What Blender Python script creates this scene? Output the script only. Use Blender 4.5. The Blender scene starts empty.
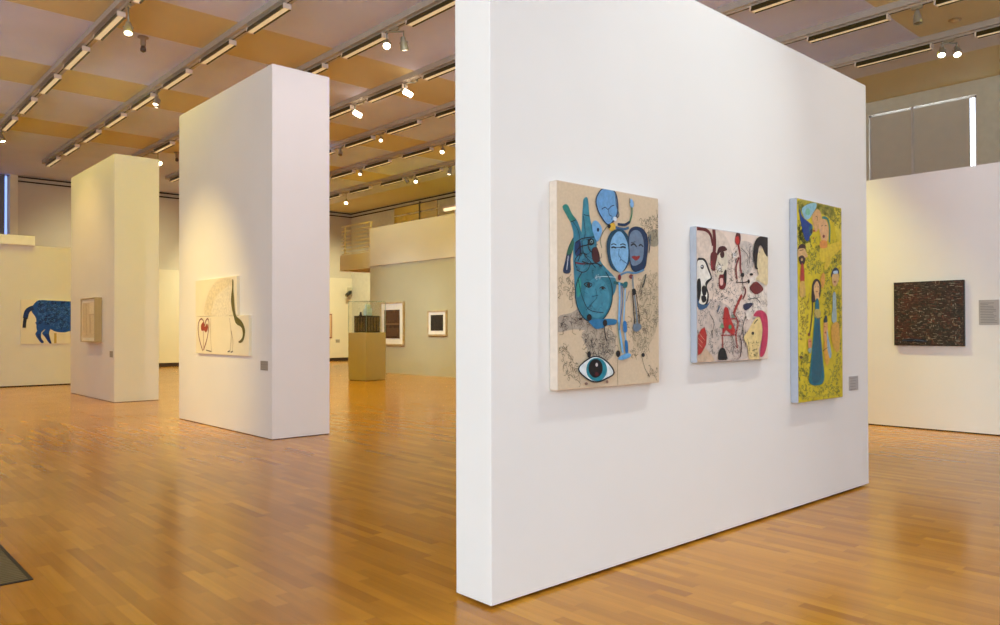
import bpy, bmesh, math, random
from mathutils import Vector, Matrix
random.seed(7)
sc = bpy.context.scene
COL = sc.collection
PI = math.pi

# ------------------------------------------------------------------ helpers
def lin(c):
    r = []
    for v in c[:3]:
        v = v / 255.0
        r.append(v / 12.92 if v <= 0.04045 else ((v + 0.055) / 1.055) ** 2.4)
    return (r[0], r[1], r[2], 1.0)

class NT:
    """small wrapper around a node tree"""
    def __init__(self, tree):
        self.t = tree; self.n = tree.nodes; self.l = tree.links
    def node(self, kind, **kw):
        n = self.n.new(kind)
        for k, v in kw.items():
            setattr(n, k, v)
        return n
    def link(self, a, b):
        self.l.new(a, b)
    def val(self, sock, v):
        if hasattr(v, 'is_output') or isinstance(v, bpy.types.NodeSocket):
            self.l.new(v, sock)
        else:
            sock.default_value = v
    def math(self, op, a, b=0.0, c=None):
        n = self.n.new('ShaderNodeMath'); n.operation = op
        self.val(n.inputs[0], a); self.val(n.inputs[1], b)
        if c is not None: self.val(n.inputs[2], c)
        return n.outputs[0]
    def mix(self, f, a, b, blend='MIX'):
        n = self.n.new('ShaderNodeMix'); n.data_type = 'RGBA'; n.blend_type = blend
        self.val(n.inputs[0], f); self.val(n.inputs[6], a); self.val(n.inputs[7], b)
        return n.outputs[2]
    def noise(self, vec, scale, detail=3.0, rough=0.5):
        n = self.n.new('ShaderNodeTexNoise')
        n.inputs['Scale'].default_value = scale; n.inputs['Detail'].default_value = detail
        n.inputs['Roughness'].default_value = rough
        if vec is not None: self.l.new(vec, n.inputs['Vector'])
        return n
    def ramp(self, f, stops):
        n = self.n.new('ShaderNodeValToRGB'); e = n.color_ramp.elements
        while len(e) < len(stops): e.new(0.5)
        for i, (p, c) in enumerate(stops):
            e[i].position = p; e[i].color = c
        self.l.new(f, n.inputs[0])
        return n.outputs[0]

def base_mat(name, rough=0.6, metal=0.0, spec=0.5):
    m = bpy.data.materials.new(name); m.use_nodes = True
    nt = NT(m.node_tree); b = nt.n['Principled BSDF']
    b.inputs['Roughness'].default_value = rough
    b.inputs['Metallic'].default_value = metal
    b.inputs['Specular IOR Level'].default_value = spec
    return m, nt, b

_mats = {}
def paint(name, rgb, rough=0.6, metal=0.0, spec=0.5, var=0.04, scale=6.0, bump=0.0, bscale=120.0):
    """procedural painted surface: a base colour with slight noise variation"""
    key = (name,)
    if key in _mats: return _mats[key]
    m, nt, b = base_mat(name, rough, metal, spec)
    tc = nt.node('ShaderNodeTexCoord')
    nz = nt.noise(tc.outputs['Object'], scale, 3.0)
    c = lin(rgb)
    lo = tuple(max(0, x * (1 - var)) for x in c[:3]) + (1,)
    hi = tuple(min(1, x * (1 + var)) for x in c[:3]) + (1,)
    col = nt.ramp(nz.outputs['Fac'], [(0.3, lo), (0.7, hi)])
    nt.link(col, b.inputs['Base Color'])
    if bump:
        n2 = nt.noise(tc.outputs['Object'], bscale, 4.0)
        bp = nt.node('ShaderNodeBump'); bp.inputs['Strength'].default_value = bump
        bp.inputs['Distance'].default_value = 0.002
        nt.link(n2.outputs['Fac'], bp.inputs['Height']); nt.link(bp.outputs[0], b.inputs['Normal'])
    _mats[key] = m
    return m

def lum(c):
    m = max(max(c), 1e-6); return m, (c[0] / m, c[1] / m, c[2] / m)
def glow(name, rgb, strength, base=(240, 240, 240), sampling='NONE'):
    m, nt, b = base_mat(name, 0.4)
    b.inputs['Base Color'].default_value = lin(base)
    b.inputs['Emission Color'].default_value = lin(rgb)
    b.inputs['Emission Strength'].default_value = strength
    m.cycles.emission_sampling = sampling
    return m

def paint_rgb(rgb):
    key = ('rgb',) + tuple(rgb)
    if key not in _mats:
        m, nt, b = base_mat('paint_%d_%d_%d' % tuple(rgb), 0.45, 0, 0.4)
        tc = nt.node('ShaderNodeTexCoord')
        nz = nt.noise(tc.outputs['Object'], 28.0, 4.0, 0.6)
        c = lin(rgb)
        lo = tuple(x * 0.86 for x in c[:3]) + (1,); hi = tuple(min(1, x * 1.12) for x in c[:3]) + (1,)
        nt.link(nt.ramp(nz.outputs['Fac'], [(0.35, lo), (0.65, hi)]), b.inputs['Base Color'])
        _mats[key] = m
    return _mats[key]

class MB:
    """mesh builder; every shape it collects ends up in ONE mesh object"""
    def __init__(self):
        self.bm = bmesh.new(); self.mats = []; self.cur = 0
    def mat(self, m):
        if m not in self.mats: self.mats.append(m)
        self.cur = self.mats.index(m); return self
    def face(self, pts):
        vs = [self.bm.verts.new(p) for p in pts]
        try:
            f = self.bm.faces.new(vs); f.material_index = self.cur; return f
        except ValueError:
            return None
    def box(self, x0, x1, y0, y1, z0, z1, bevel=0.0, M=None):
        r = bmesh.ops.create_cube(self.bm, size=1.0)
        vs = r['verts']
        for v in vs:
            v.co = Vector((x0 + (v.co.x + .5) * (x1 - x0), y0 + (v.co.y + .5) * (y1 - y0), z0 + (v.co.z + .5) * (z1 - z0)))
        fs = set(f for v in vs for f in v.link_faces)
        for f in fs: f.material_index = self.cur
        if bevel:
            es = list(set(e for v in vs for e in v.link_edges))
            rr = bmesh.ops.bevel(self.bm, geom=es, offset=bevel, segments=2, affect='EDGES', profile=0.5)
            vs = list(set(v for f in rr['faces'] for v in f.verts) | set(v for v in vs if v.is_valid))
            for f in rr['faces']: f.material_index = self.cur
        if M is not None:
            for v in vs: v.co = M @ v.co
        return self
    def tube(self, a, b, r0, r1=None, seg=12, caps=True):
        a = Vector(a); b = Vector(b); r1 = r0 if r1 is None else r1
        d = (b - a).normalized()
        u = d.orthogonal().normalized(); w = d.cross(u)
        A = [self.bm.verts.new(a + r0 * (math.cos(t) * u + math.sin(t) * w)) for t in [2 * PI * i / seg for i in range(seg)]]
        B = [self.bm.verts.new(b + r1 * (math.cos(t) * u + math.sin(t) * w)) for t in [2 * PI * i / seg for i in range(seg)]]
        for i in range(seg):
            f = self.bm.faces.new((A[i], A[(i + 1) % seg], B[(i + 1) % seg], B[i])); f.material_index = self.cur; f.smooth = seg > 8
        if caps:
            f = self.bm.faces.new(A[::-1]); f.material_index = self.cur
            f = self.bm.faces.new(B); f.material_index = self.cur
        return self
    def lathe(self, a, d, prof, seg=20):
        """profile [(s, r)] turned round the axis through a along d"""
        a = Vector(a); d = Vector(d).normalized(); u = d.orthogonal().normalized(); w = d.cross(u)
        rings = []
        for s, r in prof:
            rings.append([self.bm.verts.new(a + d * s + max(r, 1e-4) * (math.cos(t) * u + math.sin(t) * w)) for t in [2 * PI * i / seg for i in range(seg)]])
        for R, Q in zip(rings[:-1], rings[1:]):
            for i in range(seg):
                f = self.bm.faces.new((R[i], R[(i + 1) % seg], Q[(i + 1) % seg], Q[i])); f.material_index = self.cur; f.smooth = True
        f = self.bm.faces.new(rings[0][::-1]); f.material_index = self.cur
        f = self.bm.faces.new(rings[-1]); f.material_index = self.cur
        return self
    def build(self, name, m=None, parent=None, loc=(0, 0, 0), normals=True):
        if normals: bmesh.ops.recalc_face_normals(self.bm, faces=self.bm.faces[:])
        me = bpy.data.meshes.new(name); self.bm.to_mesh(me); self.bm.free()
        for x in (self.mats if self.mats else [m]): me.materials.append(x)
        o = bpy.data.objects.new(name, me); COL.objects.link(o)
        o.location = loc
        if parent is not None: o.parent = parent
        return o

def tag(o, label=None, cat=None, group=None, kind=None):
    if label: o['label'] = label
    if cat: o['category'] = cat
    if group: o['group'] = group
    if kind: o['kind'] = kind
    return o
def thing(name, label, cat, loc=(0, 0, 0), rz=0.0, group=None):
    o = bpy.data.objects.new(name, None); COL.objects.link(o)
    o.empty_display_size = 0.1; o.location = loc; o.rotation_euler = (0, 0, rz)
    return tag(o, label, cat, group)
def struct(o): return tag(o, kind='structure')
def simple(name, m, *boxes, bevel=0.0, parent=None, loc=(0, 0, 0)):
    b = MB()
    for bx in boxes: b.box(*bx, bevel=bevel)
    return b.build(name, m, parent, loc)

# materials
FLOOR_ROUGH = 0.18
CE_MAUVE, CE_TAN, CE_BEIGE, CE_SOFFIT = (204, 204, 230), (210, 192, 150), (210, 204, 204), (216, 198, 146)
FIX_EM = 0.34
# light of each lamp, window and added fill group (linear RGB)
G = {
    'south': (0.1000, 0.3000, 0.5000),
    'west': (9.3000, 12.2000, 13.9000),
    'strip': (0.7398, 0.6284, 0.0000),
    'north': (4.9525, 5.0410, 3.4613),
    'main': (1.8500, 2.0200, 2.0200),
    'blockA': (6.4776, 4.8584, 1.5481),
    'blockB': (1.1520, 0.7642, 0.2458),
    'bull': (0.1200, 0.1000, 0.0600),
    'right': (0.4430, 0.3617, 0.4740),
    'rightwarm': (4.5015, 4.2886, 1.6296),
    'sage': (3.2345, 3.8238, 4.4549),
    'parapet': (0.7174, 1.4275, 3.0435),
    'high_fill': (0.0000, 0.0000, 0.0000),
    'high_fill2': (0.0300, 0.0450, 0.0800),
    'high_fill3': (0.0000, 0.0000, 0.0000),
    'mainr': (1.1500, 1.0400, 0.8400),
    'blockC': (2.1008, 1.7959, 1.9128),
    'upL': (0.3600, 0.3700, 0.3800),
    'upR': (0.0600, 0.0700, 0.0750),
    'upT': (0.0300, 0.0400, 0.0500),
    'upE': (0.1000, 0.0800, 0.0600),
}
def wood_floor():
    m, nt, b = base_mat('oak_strip_floor', 0.2, 0, 0.32)
    tc = nt.node('ShaderNodeTexCoord'); sp = nt.node('ShaderNodeSeparateXYZ')
    nt.link(tc.outputs['Object'], sp.inputs[0])
    X, Y = sp.outputs[0], sp.outputs[1]
    W, LEN = 0.080, 0.66
    fx = nt.math('DIVIDE', X, W); row = nt.math('FLOOR', fx); fxx = nt.math('FRACT', fx)
    wn = nt.node('ShaderNodeTexWhiteNoise', noise_dimensions='1D'); nt.link(row, wn.inputs['W'])
    fy = nt.math('ADD', nt.math('DIVIDE', Y, LEN), nt.math('MULTIPLY', wn.outputs['Value'], 7.3))
    colm = nt.math('FLOOR', fy); fyy = nt.math('FRACT', fy)
    cb = nt.node('ShaderNodeCombineXYZ'); nt.link(row, cb.inputs[0]); nt.link(colm, cb.inputs[1])
    w2 = nt.node('ShaderNodeTexWhiteNoise', noise_dimensions='2D'); nt.link(cb.outputs[0], w2.inputs['Vector'])
    board = nt.ramp(w2.outputs['Value'], [(0.0, lin((170, 109, 36))), (0.12, lin((182, 121, 39))), (0.5, lin((190, 128, 41))), (0.85, lin((197, 135, 44))), (1.0, lin((203, 142, 47)))])
    # grain, stretched along the board and shifted per board
    mp = nt.node('ShaderNodeCombineXYZ')
    nt.link(nt.math('MULTIPLY', X, 26.0), mp.inputs[0]); nt.link(nt.math('MULTIPLY', Y, 1.6), mp.inputs[1])
    nt.link(nt.math('MULTIPLY', w2.outputs['Value'], 40.0), mp.inputs[2])
    g = nt.noise(mp.outputs[0], 1.0, 2.5, 0.55)
    grain = nt.ramp(g.outputs['Fac'], [(0.3, (0.92, 0.91, 0.89, 1)), (0.7, (1.05, 1.05, 1.05, 1))])
    c = nt.mix(1.0, board, grain, 'MULTIPLY')
    # fine joints
    ex = nt.math('MINIMUM', fxx, nt.math('SUBTRACT', 1.0, fxx)); ey = nt.math('MINIMUM', fyy, nt.math('SUBTRACT', 1.0, fyy))
    jx = nt.math('LESS_THAN', ex, 0.03); jy = nt.math('LESS_THAN', ey, 0.004)
    j = nt.math('MAXIMUM', jx, jy)
    c = nt.mix(nt.math('MULTIPLY', j, 0.08), c, lin((78, 46, 18)))
    nt.link(c, b.inputs['Base Color'])
    b.inputs['Specular Tint'].default_value = (1.0, .88, .68, 1)
    r = nt.noise(tc.outputs['Object'], 1.3, 3.0)
    nt.link(nt.math('MULTIPLY_ADD', r.outputs['Fac'], 0.08, FLOOR_ROUGH - 0.04), b.inputs['Roughness'])
    return m


def ceiling_mat():
    """ceiling colours: tan bands across the tracks, grey-mauve between, beige and tan strips beside the long wall"""
    m, nt, b = base_mat('ceiling_panels', 0.75, 0, 0.3)
    tc = nt.node('ShaderNodeTexCoord'); sp = nt.node('ShaderNodeSeparateXYZ'); nt.link(tc.outputs['Object'], sp.inputs[0])
    X, Y = sp.outputs[0], sp.outputs[1]
    ph = nt.math('FLOORED_MODULO', nt.math('SUBTRACT', Y, 13.78), 4.97)
    band = nt.math('LESS_THAN', ph, 1.76)
    band = nt.math('MULTIPLY', band, nt.math('LESS_THAN', Y, 27.0))
    band = nt.math('MULTIPLY', band, nt.math('LESS_THAN', X, 16.3))
    nz = nt.noise(tc.outputs['Object'], 0.7, 3.0)
    mauve = nt.ramp(nz.outputs['Fac'], [(0.3, lin(CE_MAUVE)), (0.7, lin(tuple(min(255, v * 1.04) for v in CE_MAUVE)))])
    c = nt.mix(band, mauve, lin(CE_TAN))
    c = nt.mix(nt.math('GREATER_THAN', X, 16.3), c, lin(CE_BEIGE))
    c = nt.mix(nt.math('GREATER_THAN', X, 17.85), c, lin(CE_SOFFIT))
    nt.link(c, b.inputs['Base Color'])
    return m


M = {}
M['floor'] = wood_floor()
M['ceiling'] = ceiling_mat()
M['rib'] = paint('rib_paint', (184, 174, 164), 0.7)
M['white'] = paint('white_wall_paint', (232, 228, 222), 0.75, 0, 0.3, 0.012, 1.5, 0.06, 260)
M['warmwhite'] = paint('cream_wall_paint', (228, 214, 184), 0.75, 0, 0.3, 0.012, 1.5, 0.05, 260)
M['upper'] = paint('upper_wall_paint', (206, 192, 168), 0.8, 0, 0.3, 0.015, 1.0)
M['green'] = paint('sage_grey_wall_paint', (190, 178, 138), 0.75, 0, 0.3, 0.015, 1.5, 0.05, 260)
M['parapet'] = paint('parapet_paint', (220, 204, 172), 0.75, 0, 0.3, 0.012, 1.5)
M['black'] = paint('black_recess', (14, 12, 11), 0.8)
M['brownskirt'] = paint('dark_skirting', (58, 38, 24), 0.6)
M['line'] = paint('cornice_dark_line', (60, 44, 28), 0.8)  # dark paint of the thin cornice lines
M['track'] = paint('track_paint', (190, 174, 156), 0.5)
M['reflector'] = paint('fixture_reflector', (86, 76, 40), 0.35, 0.6)
M['fixture_white'] = paint('fixture_end_paint', (232, 214, 196), 0.45)
M['diffuser'] = glow('fixture_diffuser', (255, 226, 176), FIX_EM, (225, 214, 188))
M['metal'] = paint('spot_metal', (168, 160, 140), 0.35, 0.35, 0.5, 0.06)
M['spotwhite'] = paint('spot_body', (170, 158, 132), 0.35, 0.4)
M['bulb_hot'] = glow('lamp_glass_bright', (255, 240, 205), 14.0)
M['bulb_mid'] = glow('lamp_glass', (255, 236, 196), 4.0)
M['bulb_off'] = paint('lamp_glass_unlit', (120, 104, 72), 0.1)
M['blind'] = paint('roller_blind_cloth', (158, 144, 126), 0.9, 0, 0.2, 0.03, 3.0)
M['blindgrey'] = paint('grey_blind_cloth', (120, 122, 130), 0.9, 0, 0.2, 0.03, 3.0)
M['alu'] = paint('window_frame_alu', (205, 200, 196), 0.4, 0.3)
M['sky_pane'] = glow('daylight_pane', (208, 226, 255), 5.0)
M['blue_pane'] = glow('dusk_pane', (110, 150, 235), 1.6)
M['label'] = paint('grey_label_card', (172, 166, 160), 0.6)
M['label_dim'] = paint('grey_label_plate', (158, 148, 132), 0.6)
M['label_ink'] = paint('label_print', (120, 116, 114), 0.6)
M['frame_wood'] = paint('pale_wood_frame', (196, 170, 124), 0.5, 0, 0.4, 0.12, 14)
M['frame_silver'] = paint('grey_frame', (186, 164, 118), 0.5, 0.1)
M['mat_board'] = paint('mount_board', (240, 230, 206), 0.8)
M['pedestal'] = paint('pedestal_paint', (188, 170, 126), 0.6, 0, 0.4, 0.02, 2)
M['bronze'] = paint('dark_bronze', (58, 46, 24), 0.35, 0.3, 0.5, 0.5, 14.0)
M['pale_stone'] = paint('pale_blue_stone', (186, 210, 218), 0.4, 0, 0.5, 0.15, 20)
M['rail'] = paint('railing_paint', (214, 196, 156), 0.5)
M['raildark'] = paint('rail_post_dark', (52, 36, 26), 0.5)
M['plastic_dark'] = paint('camera_plastic', (46, 42, 36), 0.4)
M['plastic_white'] = paint('camera_bracket', (196, 184, 150), 0.5)
M['vent_metal'] = paint('vent_metal', (122, 106, 70), 0.45, 0.4)
M['vent_dark'] = paint('vent_frame', (40, 30, 20), 0.5, 0.3)

def glass_mat():
    m = bpy.data.materials.new('clear_case_glass'); m.use_nodes = True
    nt = NT(m.node_tree); nt.n.clear()
    out = nt.node('ShaderNodeOutputMaterial'); mx = nt.node('ShaderNodeMixShader')
    tr = nt.node('ShaderNodeBsdfTransparent'); tr.inputs[0].default_value = (0.985, 0.992, 0.985, 1)
    gl = nt.node('ShaderNodeBsdfGlossy'); gl.inputs['Roughness'].default_value = 0.02
    lw = nt.node('ShaderNodeLayerWeight'); lw.inputs['Blend'].default_value = 0.5
    fac = nt.math('MULTIPLY_ADD', nt.math('POWER', lw.outputs['Facing'], 5.0), 0.9, 0.035)
    nt.link(fac, mx.inputs[0]); nt.link(tr.outputs[0], mx.inputs[1]); nt.link(gl.outputs[0], mx.inputs[2])
    nt.link(mx.outputs[0], out.inputs[0])
    return m
M['glass'] = glass_mat()
M['glass_edge'] = paint('glass_edge_green', (150, 168, 150), 0.2, 0, 0.6)

# ------------------------------------------------------------------ camera (levelled wide view across the gallery)
F_PX, YAW, PITCH, ROLL, CY = 771.72, 0.73798, 0.01067, -0.00296, 321.10
EYE = Vector((0, 0, 1.5))
fw = Vector((math.sin(YAW) * math.cos(PITCH), math.cos(YAW) * math.cos(PITCH), math.sin(PITCH)))
rr = Vector((math.cos(YAW), -math.sin(YAW), 0)); uu = rr.cross(fw)
r2 = math.cos(ROLL) * rr + math.sin(ROLL) * uu; u2 = -math.sin(ROLL) * rr + math.cos(ROLL) * uu
cd = bpy.data.cameras.new('camera'); cam = bpy.data.objects.new('camera', cd); COL.objects.link(cam)
cd.sensor_width = 36.0; cd.lens = F_PX / 1000 * 36.0; cd.shift_y = (CY - 312.5) / 1000; cd.clip_end = 200
mw = Matrix((r2, u2, -fw)).transposed().to_4x4(); mw.translation = EYE
cam.matrix_world = mw
sc.camera = cam
def seen(p, margin=25):
    d = Vector(p) - EYE; z = d.dot(fw)
    if z < 0.2: return False
    u = 500 + F_PX * d.dot(r2) / z; v = CY - F_PX * d.dot(u2) / z
    if not (-margin < u < 1000 + margin and -margin < v < 625 + margin): return False
    for bx in BLOCKS:
        t0, t1 = 0.0, 1.0
        for k in range(3):
            a, b = bx[2 * k], bx[2 * k + 1]
            if abs(d[k]) < 1e-9:
                if not a < EYE[k] < b: t0 = 2
                continue
            q0, q1 = (a - EYE[k]) / d[k], (b - EYE[k]) / d[k]
            t0 = max(t0, min(q0, q1)); t1 = min(t1, max(q0, q1))
        if t0 < t1: return False
    return True

# ------------------------------------------------------------------ room shell
CZ, XE, YN, XW, YS = 7.2, 20.0, 32.8, -9.0, -9.0
struct(simple('floor', M['floor'], (XW - .3, XE + .3, YS - .3, YN + .3, -0.2, 0)))
struct(simple('ceiling', M['ceiling'], (XW - .3, XE + .3, YS - .3, YN + .3, CZ, CZ + .3)))
# north wall with a glazed slot at the far left
b = MB()
b.box(XW - .3, 3.4, YN, YN + .3, 0, CZ); b.box(5.665, XE + .3, YN, YN + .3, 0, CZ); b.box(3.4, 5.665, YN, YN + .3, 0, 3.6)
struct(b.build('wall_north', M['upper']))
# lighter raised band along the foot of the north wall
struct(simple('trim_1', M['warmwhite'], (7.6, XE, YN - .06, YN, 0.16, 4.0)))
struct(simple('baseboard_north', M['brownskirt'], (7.6, XE, YN - .05, YN, 0, 0.16)))
struct(simple('trim_2', M['warmwhite'], (5.665, 5.92, YN - .12, YN, 0, CZ)))
# east wall with its clerestory opening
b = MB()
WY0, WY1, WZ0, WZ1 = 5.70, 8.12, 4.4, 6.87
b.box(XE, XE + .3, YS - .3, WY0, 0, CZ); b.box(XE, XE + .3, WY1, YN, 0, CZ)
b.box(XE, XE + .3, WY0, WY1, 0, WZ0); b.box(XE, XE + .3, WY0, WY1, WZ1, CZ)
struct(b.build('wall_east', paint('east_wall_paint', (208, 202, 184), .8)))
# cornice lines
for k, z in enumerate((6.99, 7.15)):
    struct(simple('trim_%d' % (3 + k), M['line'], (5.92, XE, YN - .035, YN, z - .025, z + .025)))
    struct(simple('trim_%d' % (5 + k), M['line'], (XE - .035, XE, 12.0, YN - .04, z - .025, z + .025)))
# south and west walls behind the camera, with daylight windows
def windowed(name, axis, pos, a0, a1, spans, z0, z1):
    b = MB(); s = -0.3
    def bx(p, q, za, zb):
        if axis == 'y': b.box(p, q, pos + s, pos, za, zb)
        else: b.box(pos + s, pos, p, q, za, zb)
    prev = a0
    for p, q in spans:
        bx(prev, p, 0, CZ); bx(p, q, 0, z0); bx(p, q, z1, CZ); prev = q
    bx(prev, a1, 0, CZ)
    struct(b.build(name, M['white']))
SOUTH = [(-6.5, -2.0), (0.0, 4.5), (6.0, 9.0)]
WEST = [(-5.5, 1.5)]
windowed('wall_south', 'y', YS, XW - .3, XE + .3, SOUTH, 1.0, 6.4)
windowed('wall_west', 'x', XW, YS, YN, WEST, 1.0, 5.6)

def pane_window(name, x0, x1, y0, y1, z0, z1, pane):
    """window in a wall opening: frame bars and a pane; thin in x or in y"""
    root = bpy.data.objects.new(name, None); COL.objects.link(root); struct(root)
    f = MB(); thin_x = (x1 - x0) < (y1 - y0); w = .05
    f.box(x0, x1, y0, y1, z0, z0 + w); f.box(x0, x1, y0, y1, z1 - w, z1)
    if thin_x:
        f.box(x0, x1, y0, y0 + w, z0, z1); f.box(x0, x1, y1 - w, y1, z0, z1)
        xm = (x0 + x1) / 2
        g = (xm - .006, xm + .006, y0 + w, y1 - w, z0 + w, z1 - w)
    else:
        f.box(x0, x0 + w, y0, y1, z0, z1); f.box(x1 - w, x1, y0, y1, z0, z1)
        ym = (y0 + y1) / 2
        g = (x0 + w, x1 - w, ym - .006, ym + .006, z0 + w, z1 - w)
    f.build('window_frame', M['alu'], root)
    simple('pane', pane, g, parent=root)
    return root
pane_window('window_1', XE + .06, XE + .12, WY0, WY1, WZ0, WZ1, M['sky_pane'])
pane_window('window_2', 3.4, 5.665, YN + .1, YN + .16, 3.6, CZ, M['blue_pane'])
M['frost_pane'] = glow('frosted_daylight_pane', (226, 236, 255), 1.5)
def daylight(x, y, z, w, h, rot, grp):
    ld = bpy.data.lights.new('window_daylight', 'AREA'); ld.shape = 'RECTANGLE'; ld.size = w; ld.size_y = h
    e, ld.color = lum(G[grp]); ld.energy = e * w * h * PI
    lo = bpy.data.objects.new('window_daylight', ld); COL.objects.link(lo); lo.location = (x, y, z); lo.rotation_euler = rot
for p, q in SOUTH: daylight((p + q) / 2, YS - .08, 3.7, q - p - .1, 5.3, (PI / 2, 0, 0), 'south')
for p, q in WEST: daylight(XW - .08, (p + q) / 2, 3.3, 4.5, q - p - .1, (0, -PI / 2, 0), 'west')
k = 3
for p, q in SOUTH:
    pane_window('window_%d' % k, p, q, YS - .18, YS - .1, 1.0, 6.4, M['frost_pane']); k += 1
for p, q in WEST:
    pane_window('window_%d' % k, XW - .18, XW - .1, p, q, 1.0, 5.6, M['frost_pane']); k += 1

# clerestory blinds: cloth, bottom bar and roller, hung just inside the glass
def cloth_mat(name, rgb):
    m, nt, b = base_mat(name, 0.9, 0, 0.1)
    tc = nt.node('ShaderNodeTexCoord'); nz = nt.noise(tc.outputs['Object'], 4.0, 4.0)
    c = lin(rgb); col = nt.ramp(nz.outputs['Fac'], [(0.3, tuple(v * .96 for v in c[:3]) + (1,)), (0.7, c)])
    nt.link(col, b.inputs['Base Color'])
    tl = nt.node('ShaderNodeBsdfTranslucent'); nt.link(col, tl.inputs[0])
    mx = nt.node('ShaderNodeMixShader'); mx.inputs[0].default_value = 0.045
    nt.link(b.outputs[0], mx.inputs[1]); nt.link(tl.outputs[0], mx.inputs[2]); nt.link(mx.outputs[0], nt.n['Material Output'].inputs[0])
    return m
M['blind'] = cloth_mat('roller_blind_weave', (206, 197, 182))
simple('window_mullion', M['alu'], (XE - .01, XE + .05, 7.052, 7.108, 4.4, WZ1), parent=bpy.data.objects['window_1'])
def blind(label, x, y0, y1, z0, z1, m):
    t = thing('roller_blind', label, 'blind', (x, (y0 + y1) / 2, z1))
    h = (y1 - y0) / 2; d = z1 - z0
    simple('cloth', m, (-.004, .004, -h, h, -d, -.0), parent=t)
    MB().tube((0, -h, -d), (0, h, -d), .014).build('bottom_bar', M['alu'], t)
    simple('side_channel', M['alu'], (-.02, .02, h - .012, h + .02, -d, 0), parent=t)
    return t
blind('taupe roller blind in the clerestory window, beside the bright strip of daylight', XE + .02, 5.84, 7.06, 4.42, WZ1 - .05, M['blind'])
blind('taupe roller blind in the clerestory window, next to the large white partition', XE + .02, 7.10, 8.07, 4.42, WZ1 - .05, M['blind'])
t = thing('roller_blind', 'grey blind in the narrow blue window at the far left edge', 'blind', (4.5, YN + .04, 7.19))
simple('cloth', M['blindgrey'], (-1.08, 1.03, -.004, .004, -3.5, 0), parent=t)
MB().tube((-1.08, 0, -3.5), (1.03, 0, -3.5), .014).build('bottom_bar', M['alu'], t)

# ------------------------------------------------------------------ display walls that belong to the room
b = MB(); b.box(12.333, 12.73, -5.0, 9.0, .016, 3.803)
struct(b.build('wall_east_inner', M['white']))
struct(simple('baseboard_east_inner', M['black'], (12.38, 12.68, -4.97, 8.97, 0, .016)))
struct(simple('wall_north_inner', M['white'], (-3.0, 7.0, 23.96, 24.4, .03, 3.80)))
struct(simple('baseboard_north_inner', M['black'], (-2.97, 6.97, 24.02, 24.37, 0, .03)))
struct(simple('trim_7', paint('white_cove_paint', (250, 246, 238), .7), (-2.0, 4.72, 23.84, 24.8, 3.80, 4.05)))
struct(simple('wall_mezzanine', M['green'], (15.125, 15.5, 12.0, 23.53, 0, 3.762)))
struct(simple('trim_8', M['parapet'], (15.10, 15.32, 12.0, 23.53, 3.762, 5.12)))
struct(simple('trim_9', M['parapet'], (15.32, XE, 12.0, 23.53, 3.62, 3.762)))
struct(simple('trim_10', M['parapet'], (15.449, XE, 23.53, 26.15, 3.76, 4.35)))

# ------------------------------------------------------------------ freestanding partitions
BLOCKS = [(2.750, 7.577, 3.099, 3.397, 0, 3.833), (4.789, 5.671, 9.889, 13.379, 0, 5.154), (4.857, 5.752, 17.249, 20.715, 0, 5.186)]
def partition(label, bx, gap, inset):
    x0, x1, y0, y1, z0, z1 = bx
    cx, cy = (x0 + x1) / 2, (y0 + y1) / 2
    t = thing('partition_wall', label, 'partition wall', (cx, cy, 0))
    hx, hy = (x1 - x0) / 2, (y1 - y0) / 2
    MB().box(-hx, hx, -hy, hy, gap, z1, bevel=.004).build('panel', M['white'], t)
    MB().box(-hx + inset, hx - inset, -hy + inset, hy - inset, 0, gap).build('recessed_base', M['black'], t, )
    return t
partition('wide white freestanding partition hung with three colourful paintings', BLOCKS[0], .018, .06)
partition('tall white partition block carrying the cream drawing with an olive snake shape', BLOCKS[1], .008, .01)
partition('tall white partition block farther back carrying the small framed drawing', BLOCKS[2], .008, .01)

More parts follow.
